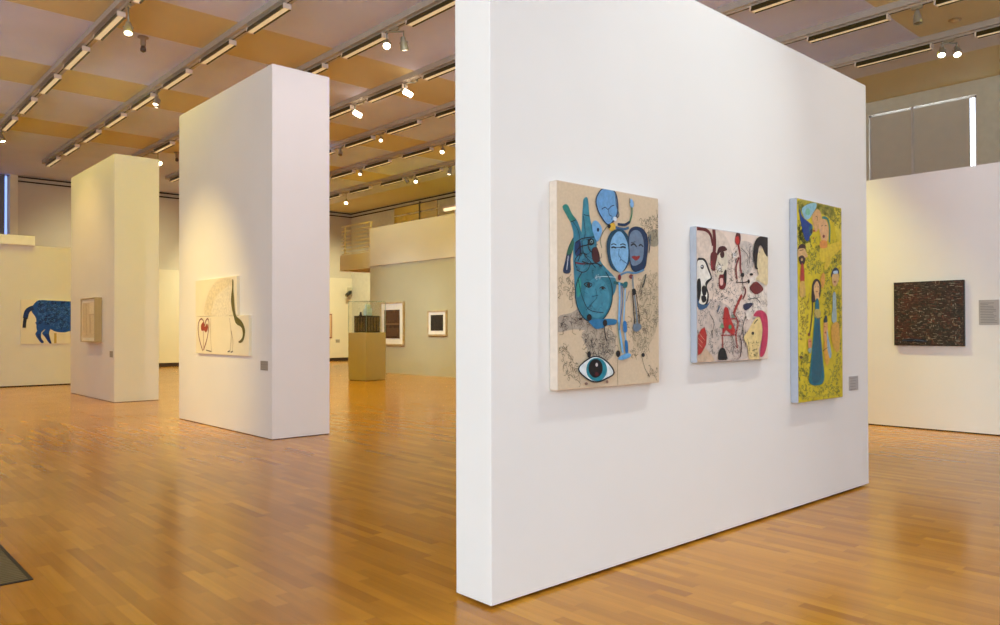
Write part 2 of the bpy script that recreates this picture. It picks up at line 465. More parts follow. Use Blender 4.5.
# ------------------------------------------------------------------ paintings
ART = {
 'p1': [
  ('p',(166,152,136),[(3201,1567),(3323,1596),(3414,1628),(3506,1579),(3601,1527),(3487,1493),(3341,1499),(3200,1485)]),
  ('p',(172,157,138),[(3413,1481),(3582,1511),(3699,1479),(3718,1377),(3658,1314),(3562,1317),(3468,1369)]),
  ('p',(190,170,140),[(3970,1796),(4080,1854),(4160,1844),(4158,1586),(4098,1437),(3967,1359),(3883,1439),(3947,1610)]),
  ('p',(150,140,118),[(4060,2123),(4163,2146),(4162,2050),(4070,2041)]),
  ('s',(68,60,53),2.2,96,1,34,[(3209,1565),(3507,1623),(3660,1517),(3217,1491)]),
  ('s',(62,56,49),2.2,136,2,34,[(3413,1481),(3699,1498),(3718,1326),(3581,1304),(3449,1370)]),
  ('s',(82,72,56),2.2,176,3,37,[(3949,1835),(4158,1858),(4155,1545),(4010,1344),(3883,1439)]),
  ('s',(90,76,58),2.0,48,4,37,[(3208,1416),(3340,1420),(3393,1163),(3233,1267)]),
  ('s',(90,76,58),2.0,41,41,31,[(3842,1557),(3947,1570),(3945,1306),(3861,1309)]),
  ('s',(82,72,60),2.0,35,5,37,[(3219,1762),(3333,1821),(3342,1676),(3210,1685)]),
  ('s',(68,62,56),2.4,57,6,28,[(3952,2187),(4164,2241),(4162,2091),(4059,2070)]),
  ('l',(110,95,75),3,[(3734,1312),(3737,1156)]),
  ('l',(60,52,45),3,[(3977,1332),(4009,1251),(4063,1189)]),
  ('s',(58,50,44),2.5,12,7,31,[(4042,1250),(4142,1253),(4130,1193),(4052,1193)]),
  ('p',(38,52,78),[(3340,2037),(3293,1970),(3268,1896),(3250,1827),(3310,1830),(3313,1905),(3329,1952),(3358,2005)]),
  ('p',(52,100,78),[(3335,2027),(3297,1970),(3283,1933),(3322,1942),(3351,2002)]),
  ('l',(215,220,228),5,[(3293,1925),(3286,1879),(3280,1843)]),
  ('p',(52,118,138),[(3246,2205),(3286,2220),(3327,2170),(3370,2135),(3402,2079),(3424,2016),(3344,2010),(3337,2064),(3312,2122),(3277,2161)]),
  ('p',(52,122,112),[(3246,2205),(3286,2220),(3327,2170),(3359,2141),(3317,2123),(3277,2161)]),
  ('p',(62,128,145),[(3427,2266),(3458,2282),(3471,2248),(3478,2187),(3495,2127),(3524,2029),(3416,2015),(3413,2132),(3421,2218)]),
  ('p',(58,120,142),[(3349,2026),(3521,2052),(3547,1981),(3581,1908),(3635,1867),(3726,1801),(3701,1710),(3602,1657),(3377,1652),(3347,1749)]),
  ('p',(46,112,130),[(3687,1715),(3669,1638),(3620,1577),(3550,1544),(3475,1543),(3409,1575),(3364,1633),(3349,1705),(3365,1778),(3411,1838),(3477,1874),(3552,1878),(3621,1848),(3670,1790)]),
  ('p',(62,130,152),[(3660,1689),(3648,1636),(3615,1593),(3568,1570),(3517,1569),(3472,1592),(3442,1633),(3431,1684),(3442,1735),(3473,1778),(3519,1803),(3570,1805),(3616,1783),(3649,1742)]),
  ('p',(48,142,132),[(3364,1798),(3400,1787),(3396,1714),(3367,1689)]),
  ('p',(34,58,98),[(3349,2002),(3398,2017),(3403,1947),(3354,1929)]),
  ('p',(66,34,36),[(3498,1973),(3547,1989),(3573,1912),(3512,1904)]),
  ('l',(118,36,42),9,[(3354,1888),(3415,1884),(3445,1893)]),
  ('p',(28,26,28),[(3518,2021),(3516,2012),(3508,2004),(3497,1999),(3485,1998),(3474,2001),(3467,2008),(3464,2017),(3467,2027),(3474,2035),(3485,2040),(3497,2041),(3508,2037),(3516,2030)]),
  ('p',(90,140,150),[(3503,2018),(3502,2013),(3498,2008),(3492,2006),(3486,2005),(3481,2007),(3477,2011),(3476,2016),(3477,2021),(3481,2025),(3486,2028),(3492,2028),(3498,2026),(3502,2023)]),
  ('l',(28,26,28),6,[(3354,2004),(3416,2034),(3519,2051)]),
  ('l',(28,26,28),5,[(3409,2021),(3425,1948),(3471,1911),(3531,1868)]),
  ('l',(28,26,28),5,[(3361,1847),(3415,1835),(3461,1852),(3490,1903)]),
  ('l',(28,26,28),4,[(3426,2176),(3476,2172)]),
  ('l',(28,26,28),4,[(3312,2122),(3359,2139)]),
  ('l',(28,26,28),6,[(3361,1859),(3350,1907),(3408,1947),(3456,1938)]),
  ('l',(30,60,75),5,[(3425,2022),(3439,2072),(3423,2169)]),
  ('l',(30,60,75),4,[(3394,2013),(3376,2079),(3326,2130)]),
  ('l',(24,50,62),5,[(3375,1798),(3405,1701),(3469,1616),(3602,1599)]),
  ('l',(28,26,28),5,[(3424,1765),(3461,1776),(3498,1766),(3466,1747),(3424,1765)]),
  ('p',(28,26,28),[(3481,1762),(3480,1758),(3476,1754),(3470,1751),(3463,1751),(3457,1753),(3453,1757),(3451,1761),(3453,1766),(3457,1770),(3463,1773),(3470,1773),(3476,1771),(3480,1767)]),
  ('l',(28,26,28),5,[(3564,1745),(3595,1757),(3622,1745)]),
  ('p',(28,26,28),[(3611,1747),(3609,1744),(3606,1741),(3600,1739),(3594,1739),(3589,1740),(3585,1743),(3584,1746),(3585,1749),(3589,1752),(3594,1754),(3600,1754),(3606,1753),(3609,1750)]),
  ('l',(28,70,84),4,[(3530,1742),(3541,1692),(3497,1654),(3441,1610)]),
  ('l',(28,70,84),4,[(3498,1694),(3555,1703)]),
  ('l',(190,215,225),4,[(3531,1810),(3603,1818),(3722,1818)]),
  ('s',(181,205,215),3.0,9,8,14,[(3531,1824),(3575,1826),(3574,1801),(3530,1799)]),
  ('s',(33,64,78),3.0,19,8,37,[(3362,2017),(3519,2041),(3575,1908),(3662,1811),(3369,1798)]),
  ('s',(37,92,109),2.6,14,9,37,[(3379,1822),(3662,1810),(3641,1606),(3432,1603)]),
  ('s',(39,54,78),2.6,19,10,25,[(3867,2108),(4027,2121),(4014,1906),(3886,1886)]),
  ('s',(39,88,127),2.2,16,12,25,[(3559,2308),(3715,2326),(3714,2172),(3577,2184)]),
  ('l',(20,52,66),7,[(3621,1848),(3664,1801),(3685,1740),(3682,1674),(3654,1614),(3607,1568),(3548,1543),(3484,1541),(3426,1563),(3381,1605),(3355,1660),(3350,1722),(3368,1783),(3406,1834)]),
  ('l',(28,26,28),6,[(3349,1943),(3389,1980),(3444,1996),(3509,2013)]),
  ('l',(28,26,28),6,[(3383,2013),(3394,1946),(3372,1896)]),
  ('l',(28,26,28),6,[(3463,2037),(3468,1976),(3509,1954)]),
  ('l',(28,26,28),7,[(3408,1898),(3475,1887),(3531,1895),(3585,1880)]),
  ('p',(18,18,22),[(3483,2039),(3509,2036),(3517,2014),(3494,2000),(3475,2013)]),
  ('p',(120,160,168),[(3505,2023),(3504,2018),(3500,2014),(3496,2012),(3490,2012),(3486,2013),(3482,2017),(3481,2021),(3482,2025),(3486,2029),(3490,2031),(3496,2032),(3500,2030),(3504,2027)]),
  ('p',(20,20,24),[(3499,2021),(3499,2019),(3497,2017),(3494,2015),(3492,2015),(3489,2016),(3487,2018),(3487,2020),(3487,2022),(3489,2024),(3492,2026),(3494,2026),(3497,2025),(3499,2023)]),
  ('p',(42,108,150),[(3478,1554),(3704,1561),(3712,1528),(3636,1522),(3594,1507),(3529,1502),(3487,1527)]),
  ('p',(28,26,28),[(3491,1569),(3489,1561),(3483,1554),(3474,1550),(3464,1550),(3455,1554),(3449,1560),(3447,1569),(3449,1578),(3455,1584),(3464,1588),(3474,1589),(3483,1585),(3489,1578)]),
  ('p',(28,26,28),[(3635,1536),(3632,1528),(3626,1521),(3618,1517),(3608,1517),(3600,1521),(3594,1528),(3592,1536),(3594,1545),(3600,1552),(3609,1556),(3618,1556),(3627,1552),(3632,1545)]),
  ('l',(28,26,28),8,[(3605,1517),(3613,1467),(3632,1423)]),
  ('p',(60,45,40),[(3408,1559),(3406,1556),(3402,1553),(3395,1552),(3388,1552),(3381,1553),(3377,1556),(3375,1559),(3377,1562),(3381,1564),(3388,1566),(3395,1566),(3402,1565),(3406,1562)]),
  ('p',(46,62,88),[(3584,2346),(3670,2362),(3721,2342),(3743,2278),(3741,2210),(3700,2158),(3645,2132),(3590,2163),(3545,2216),(3532,2280)]),
  ('p',(104,152,196),[(3590,2342),(3666,2355),(3711,2336),(3731,2276),(3728,2212),(3692,2165),(3645,2140),(3598,2169),(3554,2220),(3541,2281)]),
  ('l',(26,40,70),5,[(3587,2223),(3618,2239),(3645,2229),(3675,2250),(3705,2261)]),
  ('l',(26,40,70),4,[(3649,2227),(3657,2198),(3684,2188),(3674,2168)]),
  ('l',(78,90,92),8,[(3717,2337),(3725,2263),(3749,2207),(3728,2184)]),
  ('p',(205,215,225),[(3728,2179),(3727,2173),(3722,2168),(3715,2164),(3707,2164),(3700,2166),(3695,2170),(3694,2176),(3695,2182),(3700,2187),(3707,2190),(3715,2191),(3722,2189),(3727,2185)]),
  ('p',(108,160,202),[(3501,2137),(3538,2149),(3578,2122),(3586,2084),(3547,2024),(3517,2054),(3497,2099)]),
  ('p',(30,40,60),[(3562,2097),(3561,2092),(3558,2087),(3553,2084),(3548,2084),(3544,2086),(3541,2090),(3540,2095),(3541,2100),(3544,2105),(3548,2107),(3553,2108),(3558,2106),(3561,2102)]),
  ('l',(70,95,90),5,[(3641,2130),(3586,2072),(3572,2027),(3585,1990)]),
  ('l',(34,52,80),17,[(3736,2146),(3805,2149),(3857,2172)]),
  ('l',(58,92,128),15,[(3708,2126),(3795,2121),(3846,2135)]),
  ('l',(56,112,86),12,[(3855,2169),(3876,2220),(3877,2266)]),
  ('p',(130,172,210),[(3864,2267),(3856,2300),(3873,2318),(3894,2297),(3893,2268)]),
  ('l',(28,26,28),6,[(3856,2321),(3858,2290)]),
  ('p',(204,165,62),[(3648,2130),(3694,2152),(3716,2131),(3700,2104),(3660,2103)]),
  ('p',(28,26,28),[(3669,2127),(3667,2122),(3663,2117),(3657,2114),(3650,2114),(3644,2116),(3640,2120),(3638,2125),(3640,2130),(3644,2135),(3650,2138),(3657,2138),(3663,2136),(3667,2133)]),
  ('p',(30,66,88),[(3639,1937),(3630,2022),(3668,2089),(3744,2119),(3809,2105),(3850,2054),(3862,1950),(3811,1872),(3746,1850),(3672,1875)]),
  ('p',(122,170,208),[(3663,1963),(3671,2038),(3720,2093),(3772,2100),(3825,2045),(3839,1975),(3824,1906),(3774,1852),(3734,1857),(3684,1904)]),
  ('p',(28,48,78),[(3842,2105),(3909,2147),(3999,2134),(4042,2068),(4030,1960),(4006,1889),(3918,1858),(3865,1885),(3849,1975)]),
  ('p',(104,122,144),[(3850,2077),(3888,2120),(3951,2120),(3994,2065),(3989,1958),(3950,1913),(3874,1901),(3853,1976)]),
  ('p',(136,46,44),[(3870,1953),(3897,1961),(3918,1959),(3955,1965),(3946,1947),(3916,1932),(3891,1939)]),
  ('l',(28,26,28),10,[(3673,1996),(3693,2002),(3719,1998)]),
  ('l',(28,26,28),10,[(3761,2003),(3784,2010),(3812,2006)]),
  ('l',(28,26,28),6,[(3671,2014),(3695,2022),(3721,2017)]),
  ('l',(28,26,28),6,[(3757,2020),(3784,2028),(3812,2022)]),
  ('l',(28,26,28),4,[(3703,2001),(3773,2005)]),
  ('l',(26,60,110),4,[(3747,1995),(3743,1956),(3763,1938),(3753,1918)]),
  ('l',(26,60,110),4,[(3763,1931),(3828,1906)]),
  ('l',(28,26,28),10,[(3862,2023),(3892,2036),(3921,2020)]),
  ('l',(28,26,28),9,[(3942,2026),(3964,2036),(3989,2024)]),
  ('l',(28,26,28),4,[(3866,2042),(3908,2050)]),
  ('l',(34,62,92),9,[(4042,2095),(4059,2056),(4048,1988)]),
  ('l',(30,60,84),6,[(4064,2110),(4068,2070)]),
  ('l',(88,130,165),12,[(3758,1833),(3824,1854),(3907,1853),(3997,1878)]),
  ('p',(110,40,44),[(3765,1819),(3763,1811),(3758,1804),(3752,1800),(3744,1800),(3738,1803),(3733,1810),(3732,1818),(3733,1826),(3738,1832),(3744,1836),(3752,1837),(3758,1833),(3763,1827)]),
  ('p',(120,60,62),[(3884,1829),(3882,1823),(3876,1818),(3868,1815),(3859,1815),(3851,1817),(3845,1822),(3843,1828),(3845,1834),(3851,1839),(3859,1842),(3868,1842),(3876,1840),(3882,1835)]),
  ('l',(30,58,60),10,[(4014,1851),(3996,1797),(3974,1763)]),
  ('l',(42,92,92),18,[(3691,1785),(3745,1780),(3819,1767)]),
  ('p',(40,98,104),[(3792,1789),(3827,1793),(3819,1759),(3782,1758)]),
  ('l',(118,172,214),17,[(3746,1787),(3749,1698),(3744,1607),(3740,1528),(3759,1440),(3779,1350)]),
  ('l',(40,92,150),8,[(3770,1776),(3773,1659),(3756,1569),(3743,1492)]),
  ('l',(36,118,96),5,[(3732,1543),(3739,1453),(3763,1357)]),
  ('l',(128,178,216),12,[(3802,1751),(3797,1660),(3788,1556),(3804,1440),(3816,1349)]),
  ('p',(46,110,168),[(3780,1543),(3813,1543),(3817,1484),(3784,1484)]),
  ('p',(40,104,160),[(3796,1427),(3824,1420),(3828,1355),(3803,1356)]),
  ('p',(100,158,204),[(3730,1315),(3758,1335),(3820,1349),(3857,1341),(3840,1322),(3768,1309)]),
  ('p',(28,26,28),[(3750,1348),(3748,1339),(3743,1332),(3735,1328),(3726,1328),(3718,1333),(3712,1340),(3710,1349),(3712,1358),(3718,1365),(3726,1368),(3735,1368),(3743,1364),(3748,1357)]),
  ('l',(120,130,140),14,[(3877,1832),(3881,1767),(3909,1636),(3921,1528)]),
  ('l',(28,26,28),9,[(3873,1750),(3884,1635),(3896,1528)]),
  ('l',(28,26,28),7,[(3910,1728),(3935,1610),(3947,1533)]),
  ('l',(84,104,124),5,[(3843,1739),(3812,1673)]),
  ('p',(104,118,132),[(3883,1528),(3947,1533),(3964,1504),(3915,1483),(3879,1494)]),
  ('p',(28,26,28),[(3910,1734),(3908,1724),(3902,1717),(3894,1712),(3885,1712),(3877,1716),(3872,1723),(3870,1732),(3872,1742),(3877,1749),(3886,1754),(3895,1754),(3903,1750),(3908,1743)]),
  ('p',(28,26,28),[(3997,1334),(3995,1328),(3990,1324),(3983,1321),(3976,1322),(3969,1324),(3964,1329),(3962,1335),(3964,1341),(3969,1345),(3976,1347),(3983,1347),(3990,1345),(3995,1340)]),
  ('p',(28,26,28),[(3477,1349),(3475,1341),(3470,1334),(3464,1330),(3456,1331),(3449,1335),(3445,1341),(3443,1350),(3445,1359),(3450,1365),(3456,1369),(3464,1369),(3471,1365),(3475,1358)]),
  ('p',(36,40,44),[(3361,1267),(3434,1321),(3524,1341),(3623,1308),(3697,1234),(3622,1197),(3523,1180),(3433,1206)]),
  ('p',(214,222,222),[(3372,1267),(3439,1313),(3524,1333),(3615,1301),(3682,1235),(3615,1206),(3523,1189),(3441,1213)]),
  ('p',(38,126,142),[(3623,1255),(3613,1225),(3586,1201),(3548,1190),(3505,1192),(3468,1207),(3442,1232),(3434,1262),(3443,1291),(3469,1315),(3506,1327),(3548,1326),(3587,1311),(3613,1286)]),
  ('p',(16,16,20),[(3582,1264),(3576,1240),(3557,1221),(3531,1211),(3503,1212),(3477,1224),(3460,1244),(3454,1269),(3460,1292),(3478,1311),(3504,1321),(3532,1320),(3558,1309),(3576,1289)]),
  ('p',(70,22,26),[(3546,1230),(3544,1225),(3538,1221),(3531,1219),(3522,1219),(3515,1222),(3510,1226),(3508,1232),(3510,1237),(3515,1241),(3523,1243),(3531,1243),(3539,1240),(3544,1236)]),
  ('p',(200,190,190),[(3538,1287),(3537,1282),(3534,1278),(3530,1276),(3524,1276),(3520,1279),(3517,1283),(3516,1287),(3517,1292),(3520,1296),(3525,1298),(3530,1298),(3534,1296),(3537,1292)]),
  ('p',(130,100,90),[(3446,1178),(3445,1174),(3441,1171),(3436,1170),(3430,1170),(3425,1172),(3421,1175),(3420,1179),(3421,1183),(3425,1186),(3430,1187),(3436,1187),(3441,1185),(3445,1182)]),
  ('p',(130,100,90),[(3634,1180),(3633,1176),(3630,1172),(3625,1171),(3620,1171),(3615,1173),(3612,1177),(3611,1181),(3612,1185),(3615,1189),(3620,1190),(3625,1190),(3630,1188),(3633,1184)]),
 ],
 'p2': [
  ('p',(212,194,178),[(4624,2185),(4903,2212),(5073,2072),(5035,1844),(4798,1708),(4618,1614)]),
  ('p',(196,180,168),[(4618,1614),(4831,1708),(5173,1583),(5278,1276),(4615,1273)]),
  ('p',(194,182,172),[(5180,2136),(5382,2132),(5361,1955),(5213,1909)]),
  ('p',(226,214,200),[(5323,1875),(5582,1886),(5579,1646),(5320,1643)]),
  ('s',(49,47,47),2.3,192,21,37,[(4618,1632),(4898,1765),(5246,1603),(5242,1258),(4614,1268)]),
  ('s',(66,62,58),2.3,112,22,34,[(5038,2088),(5382,2151),(5396,1741),(5032,1545)]),
  ('s',(55,53,53),2.3,96,23,31,[(4768,1943),(5072,1997),(5068,1695),(4798,1689)]),
  ('s',(114,104,98),2.5,96,24,37,[(5247,1738),(5581,1766),(5579,1627),(5207,1393)]),
  ('s',(104,38,36),2.7,64,25,31,[(5033,1620),(5228,1641),(5206,1278),(5029,1283)]),
  ('p',(196,168,140),[(4615,1339),(4698,1373),(4826,1288),(4793,1262),(4614,1264)]),
  ('l',(96,36,34),40,[(4836,2210),(4845,2094),(4821,1964)]),
  ('l',(96,36,34),26,[(4624,2199),(4732,2198),(4796,2163),(4822,2092)]),
  ('p',(96,36,34),[(4795,2035),(4874,2040),(4867,1930),(4800,1923)]),
  ('p',(70,30,30),[(4874,2040),(4902,2087),(4970,2099),(5010,2075),(4952,2057),(4901,2024)]),
  ('l',(150,50,52),14,[(4801,1981),(4807,1927)]),
  ('p',(20,20,22),[(4618,1960),(4672,1995),(4730,1984),(4774,1925),(4806,1861),(4767,1830),(4741,1797),(4766,1743),(4746,1674),(4669,1654),(4615,1677)]),
  ('p',(226,220,208),[(4618,1946),(4672,1981),(4717,1969),(4755,1917),(4790,1864),(4748,1844),(4721,1814),(4746,1743),(4727,1684),(4675,1669),(4616,1703)]),
  ('p',(20,20,22),[(4617,1824),(4658,1848),(4670,1776),(4650,1704),(4615,1677)]),
  ('p',(20,20,22),[(4676,1785),(4709,1805),(4740,1779),(4727,1738),(4689,1737)]),
  ('p',(14,14,16),[(4670,1726),(4721,1731),(4733,1697),(4688,1684)]),
  ('p',(20,20,22),[(4704,1934),(4702,1927),(4697,1921),(4689,1918),(4680,1918),(4672,1920),(4666,1925),(4664,1932),(4666,1939),(4672,1944),(4680,1948),(4689,1948),(4697,1946),(4702,1940)]),
  ('p',(230,230,230),[(4688,1937),(4687,1934),(4685,1931),(4682,1930),(4679,1930),(4676,1931),(4674,1933),(4673,1936),(4674,1939),(4676,1941),(4679,1942),(4682,1942),(4685,1941),(4687,1939)]),
  ('p',(58,88,120),[(4616,1725),(4650,1677),(4733,1670),(4778,1693),(4733,1648),(4637,1636)]),
  ('p',(216,204,182),[(4901,2042),(4976,2051),(5016,1993),(4995,1918),(4933,1859),(4873,1875),(4853,1947)]),
  ('p',(66,32,28),[(4971,2039),(4968,2027),(4960,2018),(4948,2012),(4935,2011),(4924,2015),(4916,2024),(4913,2035),(4916,2046),(4924,2056),(4936,2062),(4949,2063),(4960,2058),(4968,2050)]),
  ('l',(28,26,28),5,[(4867,1948),(4900,1922),(4947,1911)]),
  ('p',(226,222,214),[(4932,1939),(4929,1929),(4920,1921),(4909,1916),(4896,1916),(4884,1919),(4877,1926),(4874,1936),(4877,1945),(4885,1953),(4896,1958),(4909,1958),(4921,1955),(4929,1948)]),
  ('s',(26,24,26),3.2,22,26,16,[(4851,1984),(4951,1971),(4950,1897),(4850,1901)]),
  ('p',(110,26,28),[(4899,1883),(4950,1893),(4988,1927),(4994,1834),(4959,1786),(4898,1795)]),
  ('p',(30,16,18),[(4961,1907),(4995,1927),(4994,1839),(4967,1838)]),
  ('p',(214,170,160),[(4906,1858),(4946,1863),(4946,1819),(4912,1814)]),
  ('p',(88,40,36),[(5131,2205),(5174,2227),(5195,2172),(5172,2121),(5116,2135)]),
  ('p',(178,48,44),[(5116,2170),(5166,2185),(5173,2136),(5130,2125)]),
  ('l',(128,48,44),20,[(5158,2131),(5186,2041),(5185,1955),(5206,1905)]),
  ('l',(60,50,50),5,[(5201,2100),(5295,2048),(5279,1970)]),
  ('l',(60,50,50),5,[(5326,2128),(5317,1991)]),
  ('p',(214,208,204),[(5129,2045),(5126,2036),(5119,2029),(5109,2025),(5098,2024),(5088,2027),(5082,2034),(5079,2042),(5082,2050),(5089,2057),(5099,2062),(5110,2062),(5120,2059),(5126,2053)]),
  ('s',(26,24,26),3.2,22,27,16,[(5066,2072),(5151,2077),(5149,1982),(5072,1978)]),
  ('p',(30,24,26),[(5239,1902),(5237,1894),(5230,1888),(5220,1884),(5210,1884),(5200,1887),(5194,1892),(5191,1900),(5194,1907),(5200,1913),(5210,1917),(5221,1918),(5230,1915),(5237,1909)]),
  ('l',(52,24,26),7,[(5119,1844),(5212,1844),(5315,1856)]),
  ('p',(24,20,22),[(5319,1857),(5317,1850),(5312,1845),(5305,1842),(5298,1841),(5291,1844),(5286,1849),(5284,1856),(5286,1862),(5291,1868),(5298,1871),(5306,1871),(5313,1868),(5317,1863)]),
  ('l',(30,26,28),8,[(5206,1880),(5226,1795)]),
  ('p',(24,20,22),[(5368,1912),(5365,1908),(5358,1904),(5347,1902),(5336,1901),(5325,1903),(5318,1906),(5316,1910),(5318,1914),(5325,1918),(5336,1920),(5347,1921),(5358,1919),(5365,1916)]),
  ('p',(110,36,34),[(5314,1809),(5412,1859),(5519,1804),(5403,1761)]),
  ('p',(44,46,72),[(5221,1676),(5291,1692),(5365,1690),(5312,1654),(5246,1638)]),
  ('l',(152,52,44),26,[(5204,1752),(5146,1687),(5089,1611)]),
  ('p',(172,44,40),[(4958,1641),(5012,1646),(5039,1582),(5108,1488),(5066,1458),(4983,1489),(4949,1470)]),
  ('l',(160,40,38),8,[(4930,1574),(5123,1572)]),
  ('l',(150,40,38),8,[(4915,1452),(5122,1454)]),
  ('p',(80,140,96),[(5056,1513),(5054,1506),(5048,1500),(5040,1496),(5030,1497),(5022,1500),(5016,1506),(5014,1513),(5016,1520),(5022,1526),(5031,1529),(5040,1529),(5048,1526),(5054,1520)]),
  ('p',(120,130,116),[(5109,1592),(5107,1586),(5100,1580),(5090,1577),(5079,1577),(5069,1580),(5063,1585),(5060,1592),(5063,1598),(5070,1604),(5080,1607),(5090,1607),(5100,1604),(5107,1599)]),
  ('p',(120,150,118),[(4902,1507),(4929,1541),(4956,1507)]),
  ('l',(150,42,40),10,[(4942,1507),(4935,1415),(4934,1341)]),
  ('p',(18,18,20),[(4900,1353),(4961,1355),(4995,1284),(4933,1274),(4873,1284)]),
  ('l',(70,90,120),10,[(4870,1621),(4904,1664)]),
  ('l',(28,26,28),5,[(4796,1489),(4802,1435)]),
  ('h',(168,48,40),[(4616,1454),(4661,1497),(4706,1511),(4731,1453),(4723,1390),(4665,1332),(4615,1316)]),
  ('l',(220,190,160),3,[(4622,1436),(4679,1400)]),
  ('l',(220,190,160),3,[(4622,1401),(4672,1368)]),
  ('l',(220,190,160),3,[(4635,1468),(4705,1418)]),
  ('l',(120,44,40),18,[(5164,2030),(5121,1952),(5134,1867)]),
  ('l',(104,40,38),16,[(5211,1717),(5255,1776),(5234,1814)]),
  ('l',(150,48,44),12,[(5085,1611),(5144,1545),(5115,1451),(5135,1356)]),
  ('l',(40,36,36),6,[(5052,1451),(5086,1394),(5064,1310)]),
  ('l',(60,54,52),8,[(5253,1594),(5208,1507),(5229,1411)]),
  ('l',(36,32,32),5,[(4765,1607),(4823,1544),(4802,1480)]),
  ('l',(44,40,40),6,[(5291,1719),(5403,1732),(5471,1694)]),
  ('p',(222,212,200),[(5253,1622),(5320,1639),(5341,1600),(5289,1565)]),
  ('l',(70,36,34),10,[(5165,1450),(5192,1374),(5170,1289)]),
  ('p',(216,196,152),[(5438,2077),(5507,2125),(5585,2086),(5582,1850),(5481,1858),(5405,1879),(5443,1916),(5421,1968)]),
  ('p',(34,26,26),[(5384,1995),(5366,2072),(5393,2162),(5470,2209),(5587,2210),(5585,2066),(5538,2083),(5492,2135),(5454,2129),(5430,2056),(5421,1977),(5436,1955),(5398,1957)]),
  ('l',(28,26,28),4,[(5446,2097),(5461,2078)]),
  ('l',(60,50,44),4,[(5425,1942),(5436,1915)]),
  ('p',(188,56,88),[(5364,1600),(5417,1636),(5501,1637),(5570,1587),(5576,1427),(5528,1309),(5458,1287),(5475,1389),(5499,1487),(5462,1582),(5401,1593)]),
  ('p',(222,196,132),[(5394,1577),(5454,1586),(5492,1507),(5475,1408),(5436,1331),(5443,1260),(5308,1260),(5272,1372),(5222,1431),(5288,1488),(5341,1538)]),
  ('l',(28,24,24),8,[(5371,1538),(5424,1570)]),
  ('p',(24,22,22),[(5370,1464),(5368,1459),(5362,1455),(5355,1453),(5347,1453),(5339,1455),(5334,1459),(5332,1464),(5334,1469),(5339,1473),(5347,1476),(5355,1476),(5363,1473),(5368,1469)]),
  ('s',(76,70,47),2.6,41,28,22,[(5287,1391),(5429,1409),(5420,1268),(5308,1271)]),
  ('l',(26,24,24),5,[(5250,1392),(5243,1363)]),
 ],
 'p3': [
  ('p',(164,152,46),[(6076,2552),(6388,2564),(6877,2561),(6719,2468),(6386,2481),(6134,2383)]),
  ('p',(214,194,44),[(6720,2545),(6881,2562),(6876,2263),(6751,2347)]),
  ('p',(214,194,44),[(6042,1720),(6158,1723),(6186,1341),(6036,1296)]),
  ('s',(127,127,47),6.4,192,31,37,[(6064,2550),(6877,2561),(6874,2372),(6650,2461),(6197,2477),(6063,2434)]),
  ('s',(127,127,47),6.4,192,32,37,[(6193,2212),(6819,2274),(6869,2074),(6476,1977),(6189,1948)]),
  ('s',(108,115,51),6.0,128,33,34,[(6059,2376),(6164,2313),(6318,2192),(6071,2204)]),
  ('s',(127,127,47),6.4,208,34,34,[(6036,1281),(6253,1339),(6248,1019),(6565,1019),(6792,1245),(6838,1227),(6825,904),(6030,913)]),
  ('s',(127,127,47),6.4,96,35,34,[(6745,1803),(6859,1807),(6839,1278),(6755,1280)]),
  ('s',(141,118,51),6.0,80,36,28,[(6076,1768),(6260,1773),(6204,1452),(6087,1406)]),
  ('s',(127,127,47),6.0,64,37,28,[(6524,1797),(6659,1801),(6656,1617),(6521,1615)]),
  ('s',(108,115,51),5.2,80,38,31,[(6477,2037),(6869,2074),(6863,1760),(6472,1750)]),
  ('p',(216,188,42),[(6453,2186),(6646,2233),(6872,2278),(6861,2214),(6713,2139),(6484,2065)]),
  ('p',(204,188,62),[(6193,2195),(6274,2221),(6254,2151),(6217,2141)]),
  ('p',(210,180,44),[(6584,2119),(6661,2093),(6582,2012),(6526,2024)]),
  ('p',(136,182,196),[(6130,2488),(6229,2536),(6375,2564),(6390,2532),(6329,2475),(6265,2422),(6202,2407),(6154,2437)]),
  ('p',(120,180,150),[(6278,2478),(6274,2464),(6261,2453),(6244,2445),(6224,2444),(6207,2448),(6195,2457),(6191,2469),(6195,2482),(6208,2494),(6225,2501),(6245,2503),(6262,2499),(6274,2490)]),
  ('p',(24,58,128),[(6084,2489),(6135,2427),(6252,2388),(6314,2364),(6282,2308),(6243,2234),(6181,2238),(6128,2330),(6093,2423)]),
  ('p',(40,100,120),[(6257,2343),(6308,2369),(6314,2310),(6269,2274)]),
  ('p',(208,162,108),[(6316,2459),(6397,2512),(6468,2489),(6476,2427),(6436,2357),(6371,2318),(6333,2364),(6309,2421)]),
  ('p',(36,46,60),[(6276,2325),(6314,2340),(6313,2304),(6282,2296)]),
  ('l',(40,118,112),20,[(6496,2450),(6589,2449),(6635,2375),(6626,2247)]),
  ('p',(216,168,116),[(6430,2398),(6510,2442),(6582,2421),(6614,2341),(6586,2260),(6500,2241),(6455,2301)]),
  ('p',(216,140,60),[(6460,2247),(6573,2256),(6579,2201),(6453,2189)]),
  ('p',(120,30,34),[(6540,2293),(6538,2287),(6532,2281),(6524,2278),(6516,2277),(6508,2279),(6502,2284),(6500,2289),(6503,2296),(6508,2301),(6516,2304),(6525,2305),(6533,2303),(6538,2298)]),
  ('l',(60,40,36),5,[(6476,2375),(6502,2387)]),
  ('l',(60,40,36),5,[(6542,2384),(6575,2390)]),
  ('l',(60,40,36),5,[(6373,2450),(6405,2445),(6398,2415)]),
  ('p',(150,40,40),[(6355,2326),(6354,2322),(6349,2319),(6343,2317),(6336,2317),(6329,2318),(6325,2320),(6323,2323),(6325,2326),(6329,2329),(6336,2331),(6343,2332),(6349,2331),(6354,2329)]),
